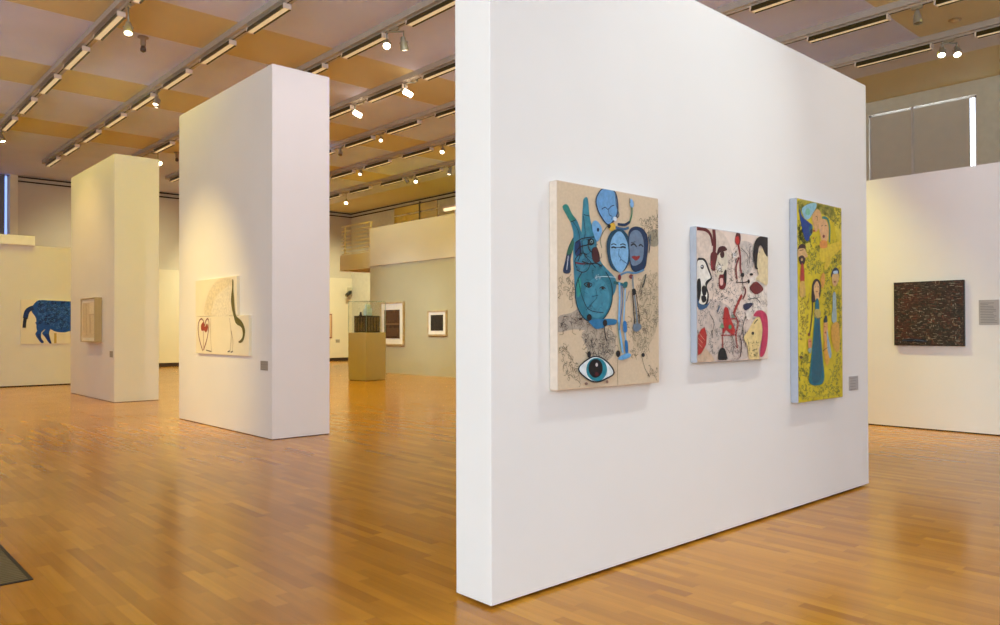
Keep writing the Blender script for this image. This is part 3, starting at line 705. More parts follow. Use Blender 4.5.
  ('p',(160,60,40),[(6338,2262),(6337,2258),(6333,2256),(6328,2254),(6323,2253),(6317,2254),(6314,2257),(6313,2260),(6314,2263),(6318,2266),(6323,2268),(6328,2268),(6333,2267),(6337,2265)]),
  ('p',(66,38,26),[(6052,2130),(6071,2177),(6132,2199),(6187,2186),(6180,2160),(6101,2159)]),
  ('p',(206,166,112),[(6061,2148),(6162,2163),(6192,2139),(6222,2100),(6130,2080),(6060,2087)]),
  ('l',(60,36,30),5,[(6082,2138),(6149,2151)]),
  ('p',(56,34,26),[(6063,2079),(6130,2103),(6179,2074),(6154,2029),(6099,2026)]),
  ('p',(180,150,100),[(6139,2069),(6137,2063),(6132,2059),(6124,2056),(6116,2056),(6109,2058),(6104,2061),(6102,2066),(6104,2072),(6109,2076),(6117,2079),(6125,2079),(6132,2077),(6137,2074)]),
  ('p',(168,54,36),[(6105,2020),(6150,2023),(6161,1886),(6094,1883)]),
  ('p',(206,166,80),[(6090,1879),(6164,1882),(6174,1772),(6083,1770)]),
  ('p',(54,34,28),[(6286,1775),(6307,1880),(6365,1919),(6426,1908),(6454,1863),(6446,1780),(6391,1741),(6298,1717)]),
  ('p',(216,172,112),[(6332,1858),(6387,1901),(6428,1860),(6421,1800),(6375,1760),(6337,1789)]),
  ('p',(160,40,36),[(6401,1808),(6400,1805),(6394,1802),(6386,1801),(6378,1801),(6370,1802),(6365,1804),(6363,1807),(6365,1811),(6370,1813),(6378,1815),(6387,1815),(6394,1814),(6400,1812)]),
  ('l',(60,40,30),4,[(6344,1848),(6370,1852)]),
  ('l',(60,40,30),4,[(6396,1853),(6418,1852)]),
  ('p',(216,172,112),[(6350,1800),(6413,1802),(6419,1737),(6356,1735)]),
  ('l',(62,36,28),16,[(6309,1823),(6304,1710),(6292,1613),(6263,1500),(6238,1442)]),
  ('p',(120,60,40),[(6258,1449),(6256,1443),(6249,1439),(6240,1436),(6229,1436),(6220,1439),(6213,1443),(6211,1449),(6213,1454),(6220,1459),(6229,1461),(6240,1461),(6250,1459),(6256,1454)]),
  ('p',(16,102,112),[(6356,1735),(6412,1737),(6431,1582),(6453,1401),(6495,1171),(6508,1088),(6479,1033),(6387,1018),(6283,1027),(6229,1061),(6240,1131),(6288,1339),(6332,1565)]),
  ('p',(14,84,104),[(6367,1565),(6423,1557),(6466,1139),(6387,1044),(6283,1065),(6304,1290)]),
  ('p',(180,160,80),[(6334,1655),(6418,1663),(6453,1615),(6396,1585),(6333,1605)]),
  ('l',(40,60,50),5,[(6327,1629),(6396,1581),(6474,1598)]),
  ('p',(34,48,76),[(6655,1947),(6670,1998),(6725,2032),(6794,2020),(6807,1958),(6772,1975)]),
  ('p',(206,166,104),[(6666,1955),(6710,1982),(6787,1985),(6796,1926),(6729,1868),(6675,1891)]),
  ('p',(180,200,210),[(6697,1999),(6773,2009),(6773,1984),(6703,1978)]),
  ('p',(160,40,36),[(6737,1908),(6735,1905),(6730,1902),(6723,1900),(6715,1900),(6709,1901),(6704,1904),(6702,1907),(6704,1910),(6709,1913),(6716,1915),(6723,1915),(6730,1914),(6735,1912)]),
  ('p',(152,172,168),[(6681,1805),(6734,1806),(6747,1685),(6749,1567),(6703,1536),(6655,1580),(6672,1684)]),
  ('p',(208,156,56),[(6654,1530),(6797,1540),(6801,1330),(6733,1297),(6652,1399)]),
  ('l',(108,108,40),5,[(6802,1805),(6814,1635),(6795,1431)]),
  ('p',(210,154,84),[(6502,1557),(6567,1558),(6577,1491),(6557,1397),(6506,1388)]),
  ('p',(36,52,56),[(6502,1552),(6517,1595),(6553,1612),(6570,1559)]),
  ('p',(160,50,36),[(6543,1463),(6542,1460),(6538,1457),(6532,1455),(6526,1455),(6520,1457),(6516,1460),(6515,1463),(6516,1467),(6520,1470),(6526,1471),(6532,1471),(6538,1470),(6542,1467)]),
  ('p',(160,50,36),[(6534,1516),(6532,1514),(6529,1512),(6525,1511),(6520,1511),(6516,1512),(6513,1514),(6512,1516),(6513,1518),(6516,1520),(6520,1521),(6525,1521),(6529,1520),(6532,1518)]),
  ('p',(214,158,52),[(6506,1384),(6571,1367),(6613,1250),(6553,1182),(6504,1269)]),
  ('p',(150,172,176),[(6558,1491),(6594,1408),(6643,1282),(6613,1240),(6570,1307),(6557,1397)]),
  ('l',(70,60,40),5,[(6476,1306),(6534,1326),(6570,1334)]),
  ('p',(208,140,90),[(6214,1404),(6268,1410),(6274,1339),(6226,1324)]),
  ('p',(150,170,150),[(6206,1324),(6274,1339),(6253,1291)]),
  ('p',(170,60,40),[(6261,1391),(6260,1388),(6256,1386),(6250,1385),(6244,1385),(6239,1386),(6235,1388),(6234,1391),(6235,1394),(6239,1396),(6244,1397),(6250,1397),(6256,1396),(6260,1394)]),
  ('p',(80,60,30),[(6114,1263),(6112,1257),(6105,1253),(6096,1251),(6086,1251),(6077,1254),(6070,1259),(6068,1264),(6070,1270),(6077,1274),(6086,1276),(6096,1276),(6106,1273),(6112,1268)]),
  ('p',(210,150,60),[(6449,1930),(6509,1978),(6527,1903),(6473,1841)]),
  ('l',(186,168,40),8,[(6047,935),(6281,927),(6825,921)]),
 ],
 'w2': [
  ('p',(230,214,178),[(12150,1747),(12108,1940),(11905,2154),(11566,2280),(11133,2268),(11096,2173),(11369,2132),(11633,2048),(11802,1932),(11870,1742)]),
  ('p',(236,224,196),[(11856,1742),(11788,1904),(11626,2021),(11363,2105),(11171,2150),(11158,1731)]),
  ('p',(104,98,44),[(11096,2245),(11058,2228),(11058,2093),(11033,1962),(11002,1780),(10934,1696),(10807,1649),(10717,1584),(10657,1495),(10681,1394),(10740,1333),(10848,1311),(10879,1336),(10800,1363),(10740,1419),(10752,1505),(10812,1552),(10922,1578),(10995,1620),(11045,1698),(11120,1835),(11146,1966),(11108,2121)]),
  ('l',(140,62,42),22,[(12220,1173),(12351,1342),(12411,1497),(12382,1632),(12280,1682),(12193,1642),(12150,1574),(12093,1652),(12023,1679),(11974,1634),(11994,1496),(12064,1344),(12192,1185)]),
  ('p',(160,70,48),[(12294,1575),(12193,1630),(12136,1552),(12051,1607),(12008,1538),(12093,1463),(12164,1497),(12265,1491)]),
  ('l',(150,80,60),12,[(12193,1497),(12192,1218)]),
  ('l',(160,140,110),9,[(11897,1688),(11910,1442),(11868,1182)]),
  ('l',(160,140,110),9,[(11196,1679),(11132,1443),(11169,1187)]),
  ('l',(160,140,110),9,[(11132,1496),(11069,1340),(11094,1183)]),
  ('l',(120,100,80),16,[(12078,1187),(11868,1169)]),
  ('l',(90,80,70),18,[(11258,1175),(11182,1192)]),
  ('l',(90,80,70),18,[(11144,1172),(11069,1189)]),
 ],
 'bull': [
  ('p',(22,82,176),[(4665,2009),(4670,2131),(4757,2278),(4863,2335),(5065,2327),(5228,2322),(5587,2314),(5954,2310),(6301,2254),(6478,2113),(6493,1841),(6391,1617),(6187,1506),(5786,1475),(5589,1486),(5450,1449),(5230,1475),(5067,1573),(4964,1525),(4892,1464),(4785,1525),(4766,1829)]),
  ('p',(22,82,176),[(4761,1738),(5066,1739),(4985,1693),(4919,1571),(4887,1403),(4895,1287),(4955,1195),(4906,1159),(4848,1221),(4751,1404),(4794,1495),(4799,1616)]),
  ('p',(22,82,176),[(5039,1693),(5115,1586),(5083,1463),(5084,1340),(5122,1217),(5133,1150),(5079,1163),(4992,1311),(4914,1427),(4981,1525)]),
  ('p',(22,82,176),[(6014,1585),(6187,1585),(6158,1395),(6072,1142),(5986,1144),(6028,1364)]),
  ('p',(22,82,176),[(6245,1648),(6420,1681),(6391,1393),(6451,1137),(6363,1132),(6289,1394)]),
  ('p',(22,82,176),[(6419,2160),(6626,2196),(6716,2036),(6777,1843),(6717,1714),(6597,1810),(6449,1841)]),
  ('l',(22,82,176),60,[(6626,2164),(6686,2294),(6776,2328)]),
  ('l',(20,54,124),120,[(4704,2119),(4607,2081),(4544,1990),(4513,1827)]),
  ('l',(26,36,64),80,[(4519,1857),(4498,1737),(4488,1580)]),
  ('l',(200,170,100),60,[(5230,1432),(5231,1154)]),
  ('p',(24,56,136),[(4799,1404),(4868,1403),(4895,1281),(4949,1201),(4906,1165),(4848,1227)]),
  ('p',(24,56,136),[(4965,1403),(5067,1402),(5116,1224),(5127,1156),(5081,1169),(5000,1311)]),
  ('s',(80,140,220),10,112,51,93,[(4797,2285),(5559,2270),(5561,1554),(5148,1616),(4851,1738)]),
  ('s',(14,40,96),12,80,52,93,[(4797,2285),(5559,2270),(5561,1554),(5148,1616),(4851,1738)]),
 ],
}

def catmull(pts, closed, sub=4):
    n = len(pts); out = []
    rng = range(n) if closed else range(n - 1)
    for i in rng:
        p = [pts[(i + k) % n] if closed else pts[min(max(i + k, 0), n - 1)] for k in (-1, 0, 1, 2)]
        for s in range(sub):
            t = s / sub
            out.append(tuple(0.5 * (2 * p[1][c] + (p[2][c] - p[0][c]) * t + (2 * p[0][c] - 5 * p[1][c] + 4 * p[2][c] - p[3][c]) * t * t + (3 * p[1][c] - p[0][c] - 3 * p[2][c] + p[3][c]) * t ** 3) for c in (0, 1)))
    if not closed: out.append(tuple(pts[-1]))
    return out
def inside(p, poly):
    c = False; j = len(poly) - 1
    for i in range(len(poly)):
        if (poly[i][1] > p[1]) != (poly[j][1] > p[1]) and p[0] < (poly[j][0] - poly[i][0]) * (p[1] - poly[i][1]) / (poly[j][1] - poly[i][1]) + poly[i][0]:
            c = not c
        j = i
    return c
def ribbon(pts, w):
    L, R = [], []
    for i, p in enumerate(pts):
        a = pts[max(i - 1, 0)]; c = pts[min(i + 1, len(pts) - 1)]
        dx, dy = c[0] - a[0], c[1] - a[1]; d = math.hypot(dx, dy) or 1
        L.append((p[0] - dy / d * w / 2, p[1] + dx / d * w / 2)); R.append((p[0] + dy / d * w / 2, p[1] - dx / d * w / 2))
    return L, R
def draw(mb, items, to3, clip, step=.0001):
    """paint the listed shapes (millimetres on the picture plane) one coat over another"""
    x0, x1, z0, z1 = clip
    def cl(p): return (min(max(p[0], x0), x1), min(max(p[1], z0), z1))
    lay = 1
    for it in items:
        kind, rgb = it[0], it[1]
        mb.mat(paint_rgb(rgb)); d = lay * step; lay += 1
        if kind in 'ph':
            pts = it[2] if kind == 'h' else catmull(it[2], True)
            mb.face([to3(*cl(p), d) for p in pts])
        elif kind == 'l':
            L, R = ribbon(catmull(it[3], False), it[2])
            for i in range(len(L) - 1):
                mb.face([to3(*cl(q), d) for q in (L[i], L[i + 1], R[i + 1], R[i])])
        else:
            _, rgb, w, n, seed, size, poly = it
            rnd = random.Random(seed)
            xs = [p[0] for p in poly]; zs = [p[1] for p in poly]
            done = 0; tries = 0
            while done < n and tries < n * 20:
                tries += 1
                p = (rnd.uniform(min(xs), max(xs)), rnd.uniform(min(zs), max(zs)))
                if not inside(p, poly): continue
                done += 1
                a = rnd.uniform(0, 2 * PI); q = [p]; turn = rnd.uniform(-1.6, 1.6)
                for s in range(rnd.randint(3, 5)):
                    a += turn + rnd.uniform(-.7, .7); l = size * rnd.uniform(.2, .5)
                    q.append((q[-1][0] + l * math.cos(a), q[-1][1] + l * math.sin(a)))
                L, R = ribbon(catmull(q, False, 3), w)
                for i in range(len(L) - 1):
                    mb.face([to3(*cl(k), d) for k in (L[i], L[i + 1], R[i + 1], R[i])])

M['linen'] = paint('raw_linen', (206, 184, 154), 0.85, 0, 0.2, 0.05, 60)
M['linen_edge'] = paint('linen_edge', (210, 192, 174), 0.85, 0, 0.2, 0.04, 30)
M['pinkground'] = paint('pale_pink_ground', (222, 203, 188), 0.7, 0, 0.3, 0.1, 7)
M['primed'] = paint('primed_canvas_edge', (168, 170, 178), 0.8, 0, 0.2, 0.03, 20)
M['yellowground'] = paint('yellow_ground', (204, 184, 44), 0.6, 0, 0.3, 0.14, 9)

def canvas_y(name, label, x0, x1, z0, z1, yf, yb, ground, edge, key, cat='painting'):
    """stretched canvas facing -y"""
    cx, zc = (x0 + x1) / 2, z0
    t = thing(name, label, cat, (cx, yb, zc))
    hx = (x1 - x0) / 2; d = yb - yf
    b = MB(); b.mat(edge); b.box(-hx, hx, -d, -.002, 0, z1 - z0, bevel=.006)
    b.build('stretched_canvas', None, t)
    b = MB(); b.mat(ground)
    b.face([(-hx + .004, -d - .0005, .004), (hx - .004, -d - .0005, .004), (hx - .004, -d - .0005, z1 - z0 - .004), (-hx + .004, -d - .0005, z1 - z0 - .004)])
    draw(b, ART[key], lambda u, v, e: (u / 1000 - cx, -d - .0008 - e, v / 1000 - z0), ((x0 + .005) * 1000, (x1 - .005) * 1000, (z0 + .005) * 1000, (z1 - .005) * 1000))
    b.build('painted_picture', None, t, normals=False)
    return t
YM = 3.099
canvas_y('painting', 'large beige canvas with blue faces, a teal hand and an eye', 3.200, 4.165, 1.148, 2.354, 3.035, YM, M['linen'], M['linen_edge'], 'p1')
canvas_y('painting', 'smaller pinkish canvas with red figures and white mask-like faces, middle of three', 4.615, 5.590, 1.261, 2.215, 3.046, YM, M['pinkground'], M['primed'], 'p2')
canvas_y('painting', 'tall narrow yellow canvas with figures and a blue dress', 6.047, 6.875, .888, 2.572, 3.032, YM, M['yellowground'], M['primed'], 'p3')

# blue animal on white boards
M['whiteboard'] = paint('white_gessoed_board', (236, 226, 208), 0.7, 0, 0.3, 0.03, 3)
t = thing('painting', 'white boards painted with the hind part of a blue animal', 'painting', (5.0, 23.96, 1.14))
for a, c in ((4.408, 5.600), (5.604, 6.80)):
    MB().box(a - 5.0, c - 5.0, -.035, -.001, 0, 1.2, bevel=.004).build('board', M['whiteboard'], t)
b = MB()
draw(b, ART['bull'], lambda u, v, e: (u / 1000 - 5.0, -.0365 - e, v / 1000 - 1.14), (4412, 6796, 1144, 2336), .0006)
b.build('painted_picture', None, t, normals=False)

# cream drawing on two sheets, tall block
M['sheet'] = paint('cream_drawing_sheet', (238, 226, 196), 0.7, 0, 0.3, 0.03, 3)
XA = 4.789
t = thing('drawing', 'cream two-panel drawing with an olive snake and a red heart shape', 'drawing', (XA, 11.6, 1.13))
simple('sheet', M['sheet'], (-.042, -.001, 10.938 - 11.6, 12.53 - 11.6, 1.719 - 1.13, 2.295 - 1.13), bevel=.003, parent=t)
simple('sheet', M['sheet'], (-.042, -.001, 10.53 - 11.6, 12.51 - 11.6, 1.13 - 1.13, 1.714 - 1.13), bevel=.003, parent=t)
b = MB()
draw(b, ART['w2'], lambda u, v, e: (-.0428 - e, u / 1000 - 11.6, v / 1000 - 1.13), (10534, 12526, 1135, 2291), .0004)
b.build('drawn_picture', None, t, normals=False)

# framed pale drawing, farther block
def framed_x(label, xw, y0, y1, z0, z1, depth, bw, frame, mount, cat='framed picture'):
    """frame, mount and picture hung on a wall that faces -x"""
    cy = (y0 + y1) / 2
    t = thing('framed_picture', label, cat, (xw, cy, z0)); h = (y1 - y0) / 2; H = z1 - z0
    b = MB()
    b.box(-depth, -.001, -h, -h + bw, 0, H, bevel=.003); b.box(-depth, -.001, h - bw, h, 0, H, bevel=.003)
    b.box(-depth, -.001, -h + bw, h - bw, 0, bw, bevel=.003); b.box(-depth, -.001, -h + bw, h - bw, H - bw, H, bevel=.003)
    b.build('frame', frame, t)
    simple('mount', mount, (-depth + .02, -.004, -h + bw, h - bw, bw, H - bw), parent=t)
    return t, h, H
t, h, H = framed_x('small pale framed drawing on the farther tall partition block', 4.857, 18.12, 19.24, 1.245, 2.215, .15, .028, M['frame_silver'], M['mat_board'])
b = MB()
for rgb, pts in (((226, 206, 164), [(-.46, .1), (.46, .1), (.46, .87), (-.46, .87)]), ((206, 182, 132), [(-.2, .2), (-.12, .2), (-.10, .62), (-.18, .62)]),
                 ((236, 220, 182), [(-.46, .62), (-.1, .62), (-.1, .86), (-.46, .86)]), ((210, 188, 140), [(.1, .15), (.16, .15), (.2, .85), (.12, .85)]), ((208, 184, 136), [(-.46, .59), (-.05, .59), (-.05, .61), (-.46, .61)]),
                 ((208, 184, 136), [(.3, .2), (.33, .2), (.36, .8), (.32, .8)])):
    b.mat(paint_rgb(rgb)); e = len(b.mats) * .0012
    b.face([(-.1305 - e, y, z) for y, z in pts])
b.build('drawing', None, t, normals=False)

# two dark prints on the sage wall
XG = 15.125
def dark_print(mname, rgb, fleck, sc_):
    m, nt, bb = base_mat(mname, 0.6, 0, 0.3)
    tc = nt.node('ShaderNodeTexCoord'); nz = nt.noise(tc.outputs['Object'], sc_, 6.0, 0.7)
    nt.link(nt.ramp(nz.outputs['Fac'], [(0.40, lin(rgb)), (0.68, lin(fleck))]), bb.inputs['Base Color'])
    return m
t, h, H = framed_x('tall white-framed dark brown print on the sage wall, behind the glass case', XG, 21.404, 22.80, .96, 2.45, .06, .055, M['frame_wood'], M['mat_board'])
b = MB(); b.mat(dark_print('brown_print', (62, 40, 24), (116, 80, 48), 4)).box(-.046, -.0405, -.46, .46, .24, 1.22)
b.mat(paint_rgb((124, 88, 50))).box(-.048, -.0465, -.44, .44, .70, .76)
b.mat(paint_rgb((84, 52, 30))).box(-.048, -.0465, -.30, .30, .86, 1.12)
b.mat(paint_rgb((90, 58, 34))).box(-.048, -.0465, -.30, .30, .32, .60)
b.build('print', None, t)
t, h, H = framed_x('small square framed black print on the sage wall', XG, 19.088, 20.078, 1.30, 2.112, .06, .05, M['frame_wood'], M['mat_board'])
b = MB(); b.mat(dark_print('black_print', (40, 34, 24), (62, 52, 36), 10)).box(-.046, -.0405, -.32, .32, .165, .665)
b.build('print', None, t)

# dark abstract canvas on the right wall
def abstract_mat():
    m, nt, bb = base_mat('dark_abstract_paint', 0.4, 0, 0.5)
    tc = nt.node('ShaderNodeTexCoord')
    mp = nt.node('ShaderNodeMapping'); mp.inputs['Scale'].default_value = (1, 8, 22); nt.link(tc.outputs['Object'], mp.inputs[0])
    n1 = nt.noise(mp.outputs[0], 2.0, 6.0, 0.75); n2 = nt.noise(tc.outputs['Object'], 5.0, 3.0); n3 = nt.noise(mp.outputs[0], 5.0, 5.0, 0.8)
    base = nt.ramp(n1.outputs['Fac'], [(0.36, lin((14, 12, 12))), (0.5, lin((36, 26, 20))), (0.57, lin((66, 46, 34))), (0.64, lin((120, 104, 86)))])
    tint = nt.ramp(n2.outputs['Fac'], [(0.36, lin((30, 40, 34))), (0.5, lin((44, 34, 26))), (0.62, lin((92, 40, 26)))])
    c = nt.mix(0.35, base, tint)
    c = nt.mix(nt.ramp(n3.outputs['Fac'], [(0.60, (0, 0, 0, 1)), (0.68, (1, 1, 1, 1))]), c, lin((142, 130, 112)))
    nt.link(c, bb.inputs['Base Color'])
    bp = nt.node('ShaderNodeBump'); bp.inputs['Strength'].default_value = 0.5; bp.inputs['Distance'].default_value = 0.004
    nt.link(n3.outputs['Fac'], bp.inputs['Height']); nt.link(bp.outputs[0], bb.inputs['Normal'])
    return m
XR = 12.333
t = thing('painting', 'square dark abstract canvas on the right-hand white wall', 'painting', (XR, 4.158, 1.239))
b = MB(); b.mat(paint('dark_canvas_edge', (24, 20, 20), .6)).box(-.055, -.001, -.475, .475, 0, .95, bevel=.004)
b.build('stretched_canvas', None, t)
b = MB(); b.mat(abstract_mat())
b.face([(-.056, .472, .003), (-.056, -.472, .003), (-.056, -.472, .947), (-.056, .472, .947)])
rnd = random.Random(11)
pal = [(150, 140, 122), (120, 106, 88), (124, 60, 38), (86, 40, 30), (66, 78, 66), (96, 88, 76), (30, 24, 22), (26, 22, 20), (160, 150, 132), (104, 70, 44)]
for i in range(1000):
    b.mat(paint_rgb(rnd.choice(pal)))
    y = rnd.uniform(-.46, .43); z = rnd.uniform(.02, .93); l = rnd.uniform(.012, .06); w = rnd.uniform(.003, .008); s = rnd.uniform(-.006, .006)
    if i % 3 == 0: l, w = w * 1.4, l * .6
    l = min(l, .468 - y); w = min(w, .944 - z - abs(s))
    b.face([(-.0565 - i * 1.2e-6, y + l, z), (-.0565 - i * 1.2e-6, y, z + s), (-.0565 - i * 1.2e-6, y, z + w + s), (-.0565 - i * 1.2e-6, y + l, z + w)])
for z, y0, y1, rgb in ((.085, .04, .34, (24, 28, 40)), (.066, .02, .36, (40, 54, 78)), (.092, .16, .33, (84, 100, 120)), (.055, .10, .30, (16, 18, 26)), (.074, .06, .2, (110, 124, 140))):
    b.mat(paint_rgb(rgb)); L, R = ribbon(catmull([(y0, z), ((y0 + y1) / 2, z + .012), (y1, z + .004)], False), .016 if rgb[0] < 60 else .006)
    for i in range(len(L) - 1): b.face([(-.058, *q) for q in (L[i], L[i + 1], R[i + 1], R[i])])
b.build('painted_picture', None, t, normals=False)

# ------------------------------------------------------------------ wall labels
def plate(label, cx, cy, cz, w, h, facing, rows, m):
    t = thing('wall_label', label, 'label', (cx, cy, cz - h / 2))
    b = MB(); k = MB(); d = .008; rnd = random.Random(int(cx * 100))
    if facing == 'y': b.box(-w / 2, w / 2, -d, -.0005, 0, h, bevel=.001)
    else: b.box(-d, -.0005, -w / 2, w / 2, 0, h, bevel=.001)
    b.build('card', m, t)
    for i in range(rows):
        z = h * (.86 - .78 * i / max(rows - 1, 1)); l = w * rnd.uniform(.6, .84)
        if i in (1,) and rows > 6: l = w * .4
        lo, hi = (-w * .42, -w * .42 + l) if facing == 'y' else (w * .42 - l, w * .42)
        if facing == 'y': k.box(lo, hi, -d - .0006, -d, z, z + h * .022)
        else: k.box(-d - .0006, -d, lo, hi, z, z + h * .022)
    k.build('printed_lines', M['label_ink'], t)
    return t
plate('small grey label right of the tall yellow canvas', 7.243, YM, .991, .19, .13, 'y', 5, M['label'])
plate('small grey label near the front edge of the nearer tall block', 4.789, 10.126, 1.006, .22, .13, 'x', 4, M['label_dim'])
plate('small brownish label beside the pale framed drawing on the farther block', 4.857, 17.437, 1.003, .21, .13, 'x', 4, M['label_dim'])
plate('large grey text panel right of the dark abstract canvas', XR, 3.385, 1.718, .25, .35, 'x', 13, M['label'])
plate('tiny label low on the far wall, left of the glass case', 19.21, YN - .06, .962, .22, .15, 'y', 3, M['label_dim'])
# edge of a reddish picture on the far wall
t = thing('framed_picture', 'edge of a reddish picture on the far wall beside the block', 'framed picture', (18.55, YN - .06, 1.11))
simple('frame', paint('red_brown_frame', (150, 84, 58), .5), (-.34, .34, -.04, -.001, 0, 1.15), bevel=.004, parent=t)
simple('picture', paint('pale_picture', (206, 170, 130), .7), (-.30, .30, -.044, -.041, .05, 1.10), parent=t)

# ------------------------------------------------------------------ pedestal with glass case
PX, PY, PR, PS = 12.27, 19.3, math.radians(10), .78
t = thing('display_pedestal', 'tan square pedestal under a glass case before the sage wall', 'pedestal', (PX, PY, 0), PR)
MB().box(0, PS, 0, PS, .012, 1.415, bevel=.004).build('plinth', M['pedestal'], t)
MB().box(.02, PS - .02, .02, PS - .02, 0, .012).build('recessed_base', M['black'], t)
t = thing('glass_case', 'clear glass case on the tan pedestal', 'display case', (PX, PY, 1.416), PR)
g = .008; HC = .92; e0, e1 = .006, PS - .006
for bx in ((e0, e1, e0, e0 + g, 0, HC), (e0, e1, e1 - g, e1, 0, HC), (e0, e0 + g, e0 + g, e1 - g, 0, HC), (e1 - g, e1, e0 + g, e1 - g, 0, HC)):
    simple('glass_pane', M['glass'], bx, parent=t)
simple('glass_lid', M['glass'], (e0, e1, e0, e1, HC, HC + g), parent=t)
b = MB(); w = .005
for x in (e0, e1):
    for y in (e0, e1): b.box(x - w, x + w, y - w, y + w, 0, HC + g)
for q in (e0, e1):
    b.box(e0, e1, q - w, q + w, HC, HC + g + .002); b.box(q - w, q + w, e0, e1, HC, HC + g + .002)
b.build('polished_edge', M['glass_edge'], t)
RM = Matrix.Rotation(PR, 3, 'Z')
def pl(x, y, z): 
    v = RM @ Vector((x, y, 0)); return (PX + v.x, PY + v.y, z)
t = thing('box_sculpture', 'dark bronze box-shaped sculpture inside the glass case', 'sculpture', pl(.12, .12, 1.418), PR)
b = MB(); b.box(0, .54, 0, .54, 0, .50, bevel=.012); b.build('block', M['bronze'], t)
b = MB()
for i in range(4):
    b.box(.06 + .12 * i, .12 + .12 * i, -.016, .0, .05, .45, bevel=.004)
    b.box(-.016, .0, .06 + .12 * i, .12 + .12 * i, .05, .45, bevel=.004)
b.build('relief', paint('bronze_relief', (104, 82, 44), .4, .3, .5, .4, 20), t)
t = thing('stone_figure', 'pale bluish small piece standing on the dark box sculpture', 'sculpture', pl(.22, .22, 1.919), PR)
b = MB(); b.box(0, .24, 0, .16, 0, .22, bevel=.03); b.box(.03, .19, .02, .13, .22, .34, bevel=.03); b.build('carved_piece', M['pale_stone'], t)
t = thing('bronze_figure', 'small dark knob beside the pale piece on the box sculpture', 'sculpture', pl(.20, .46, 1.919), PR)
MB().lathe((0, 0, 0), (0, 0, 1), [(0, .05), (.03, .045), (.05, .02), (.07, .035), (.10, .03), (.115, .01)]).build('turned_knob', M['bronze'], t)

# ------------------------------------------------------------------ landing railing, mezzanine railing, glowing bar
t = thing('landing_railing', 'cream horizontal-bar railing on the landing left of the parapet', 'railing', (15.50, 25.0, 4.352))
for y in (-.95, .86):
    simple('post', M['rail'], (-.022, .022, y - .022, y + .022, 0, 1.09), parent=t)
for i in range(7):
    z = .06 + .145 * i
    MB().tube((0, -1.0, z), (0, 1.12, z), .016, seg=10).build('bar', M['rail'], t)
simple('handrail', M['rail'], (-.03, .03, -1.05, 1.12, 1.09, 1.13), bevel=.008, parent=t)
b = MB()
t2 = thing('mezzanine_railing', 'brown-beige panel railing behind the cream parapet', 'railing', (17.3, 23.9, 3.763))
b = MB(); b.mat(paint('rail_panel', (146, 116, 84), .6))
for k in range(2): b.box(-.012, .012, -1.5 , 1.26, 1.86 + .34 * k, 2.14 + .34 * k)
b.build('panel', None, t2)
M['railtan'] = paint('rail_post_tan', (150, 120, 84), .6)
for y, mm, w in ((-.42, M['raildark'], .035), (.42, M['railtan'], .02), (1.22, M['railtan'], .02), (-1.46, M['railtan'], .02)):
    simple('post', mm, (-.03, .03, y - w, y + w, 0, 2.56 if y == -.42 else 2.16), parent=t2)
t = thing('glowing_bar', 'bright glowing bar above the parapet beside the white partition', 'light', (18.4, 22.4, 6.05))
simple('bright_bar', glow('bright_bar_glow', (255, 232, 190), 1.1), (-.05, .05, -2.4, 1.0, 0, .10), bevel=.02, parent=t)  # emissive bar drawn as a bright streak
simple('housing', M['fixture_white'], (-.06, .06, -2.45, 1.05, .10, .18), parent=t)
simple('stand', M['rail'], (-.03, .03, -1.0, -.94, -2.288, 0), parent=t)
simple('stand', M['rail'], (-.03, .03, .4, .46, -2.288, 0), parent=t)

# security camera in the far corner
t = thing('security_camera', 'small dark security camera high in the far corner above the case', 'camera', (19.75, YN - .06, 3.22))
MB().tube((0, 0, .12), (-.02, -.16, .10), .03).build('bracket', M['plastic_white'], t)
b = MB(); b.tube((.10, -.10, .10), (-.26, -.36, -.06), .095, .085, 16); b.build('housing', M['plastic_dark'], t)
MB().tube((-.26, -.36, -.06), (-.32, -.40, -.09), .06, .05, 14).build('lens', M['bulb_off'], t)
simple('junction_box', M['plastic_white'], (-.02, .2, -.10, 0, .06, .34), bevel=.02, parent=t)

# floor grille, lower left
t = thing('floor_vent', 'brown metal floor grille set in the wood at lower left', 'vent', (0, 0, 0))
VX0, VX1, VY0, VY1 = .30, 1.055, 5.345, 8.2
b = MB(); w = .022
b.box(VX0, VX1, VY0, VY0 + w, 0, .006); b.box(VX0, VX1, VY1 - w, VY1, 0, .006); b.box(VX0, VX0 + w, VY0 + w, VY1 - w, 0, .006); b.box(VX1 - w, VX1, VY0 + w, VY1 - w, 0, .006)
b.build('frame', M['vent_dark'], t)
b = MB(); n = 70
for i in range(n):
    y = VY0 + w + (VY1 - VY0 - 2 * w) * (i + .5) / n
    b.box(VX0 + w, VX1 - w, y - .011, y + .011, .0005, .005)
b.build('slats', M['vent_metal'], t)
simple('duct_cover', M['vent_dark'], (VX0 + w, VX1 - w, VY0 + w, VY1 - w, .0002, .0018), parent=t)

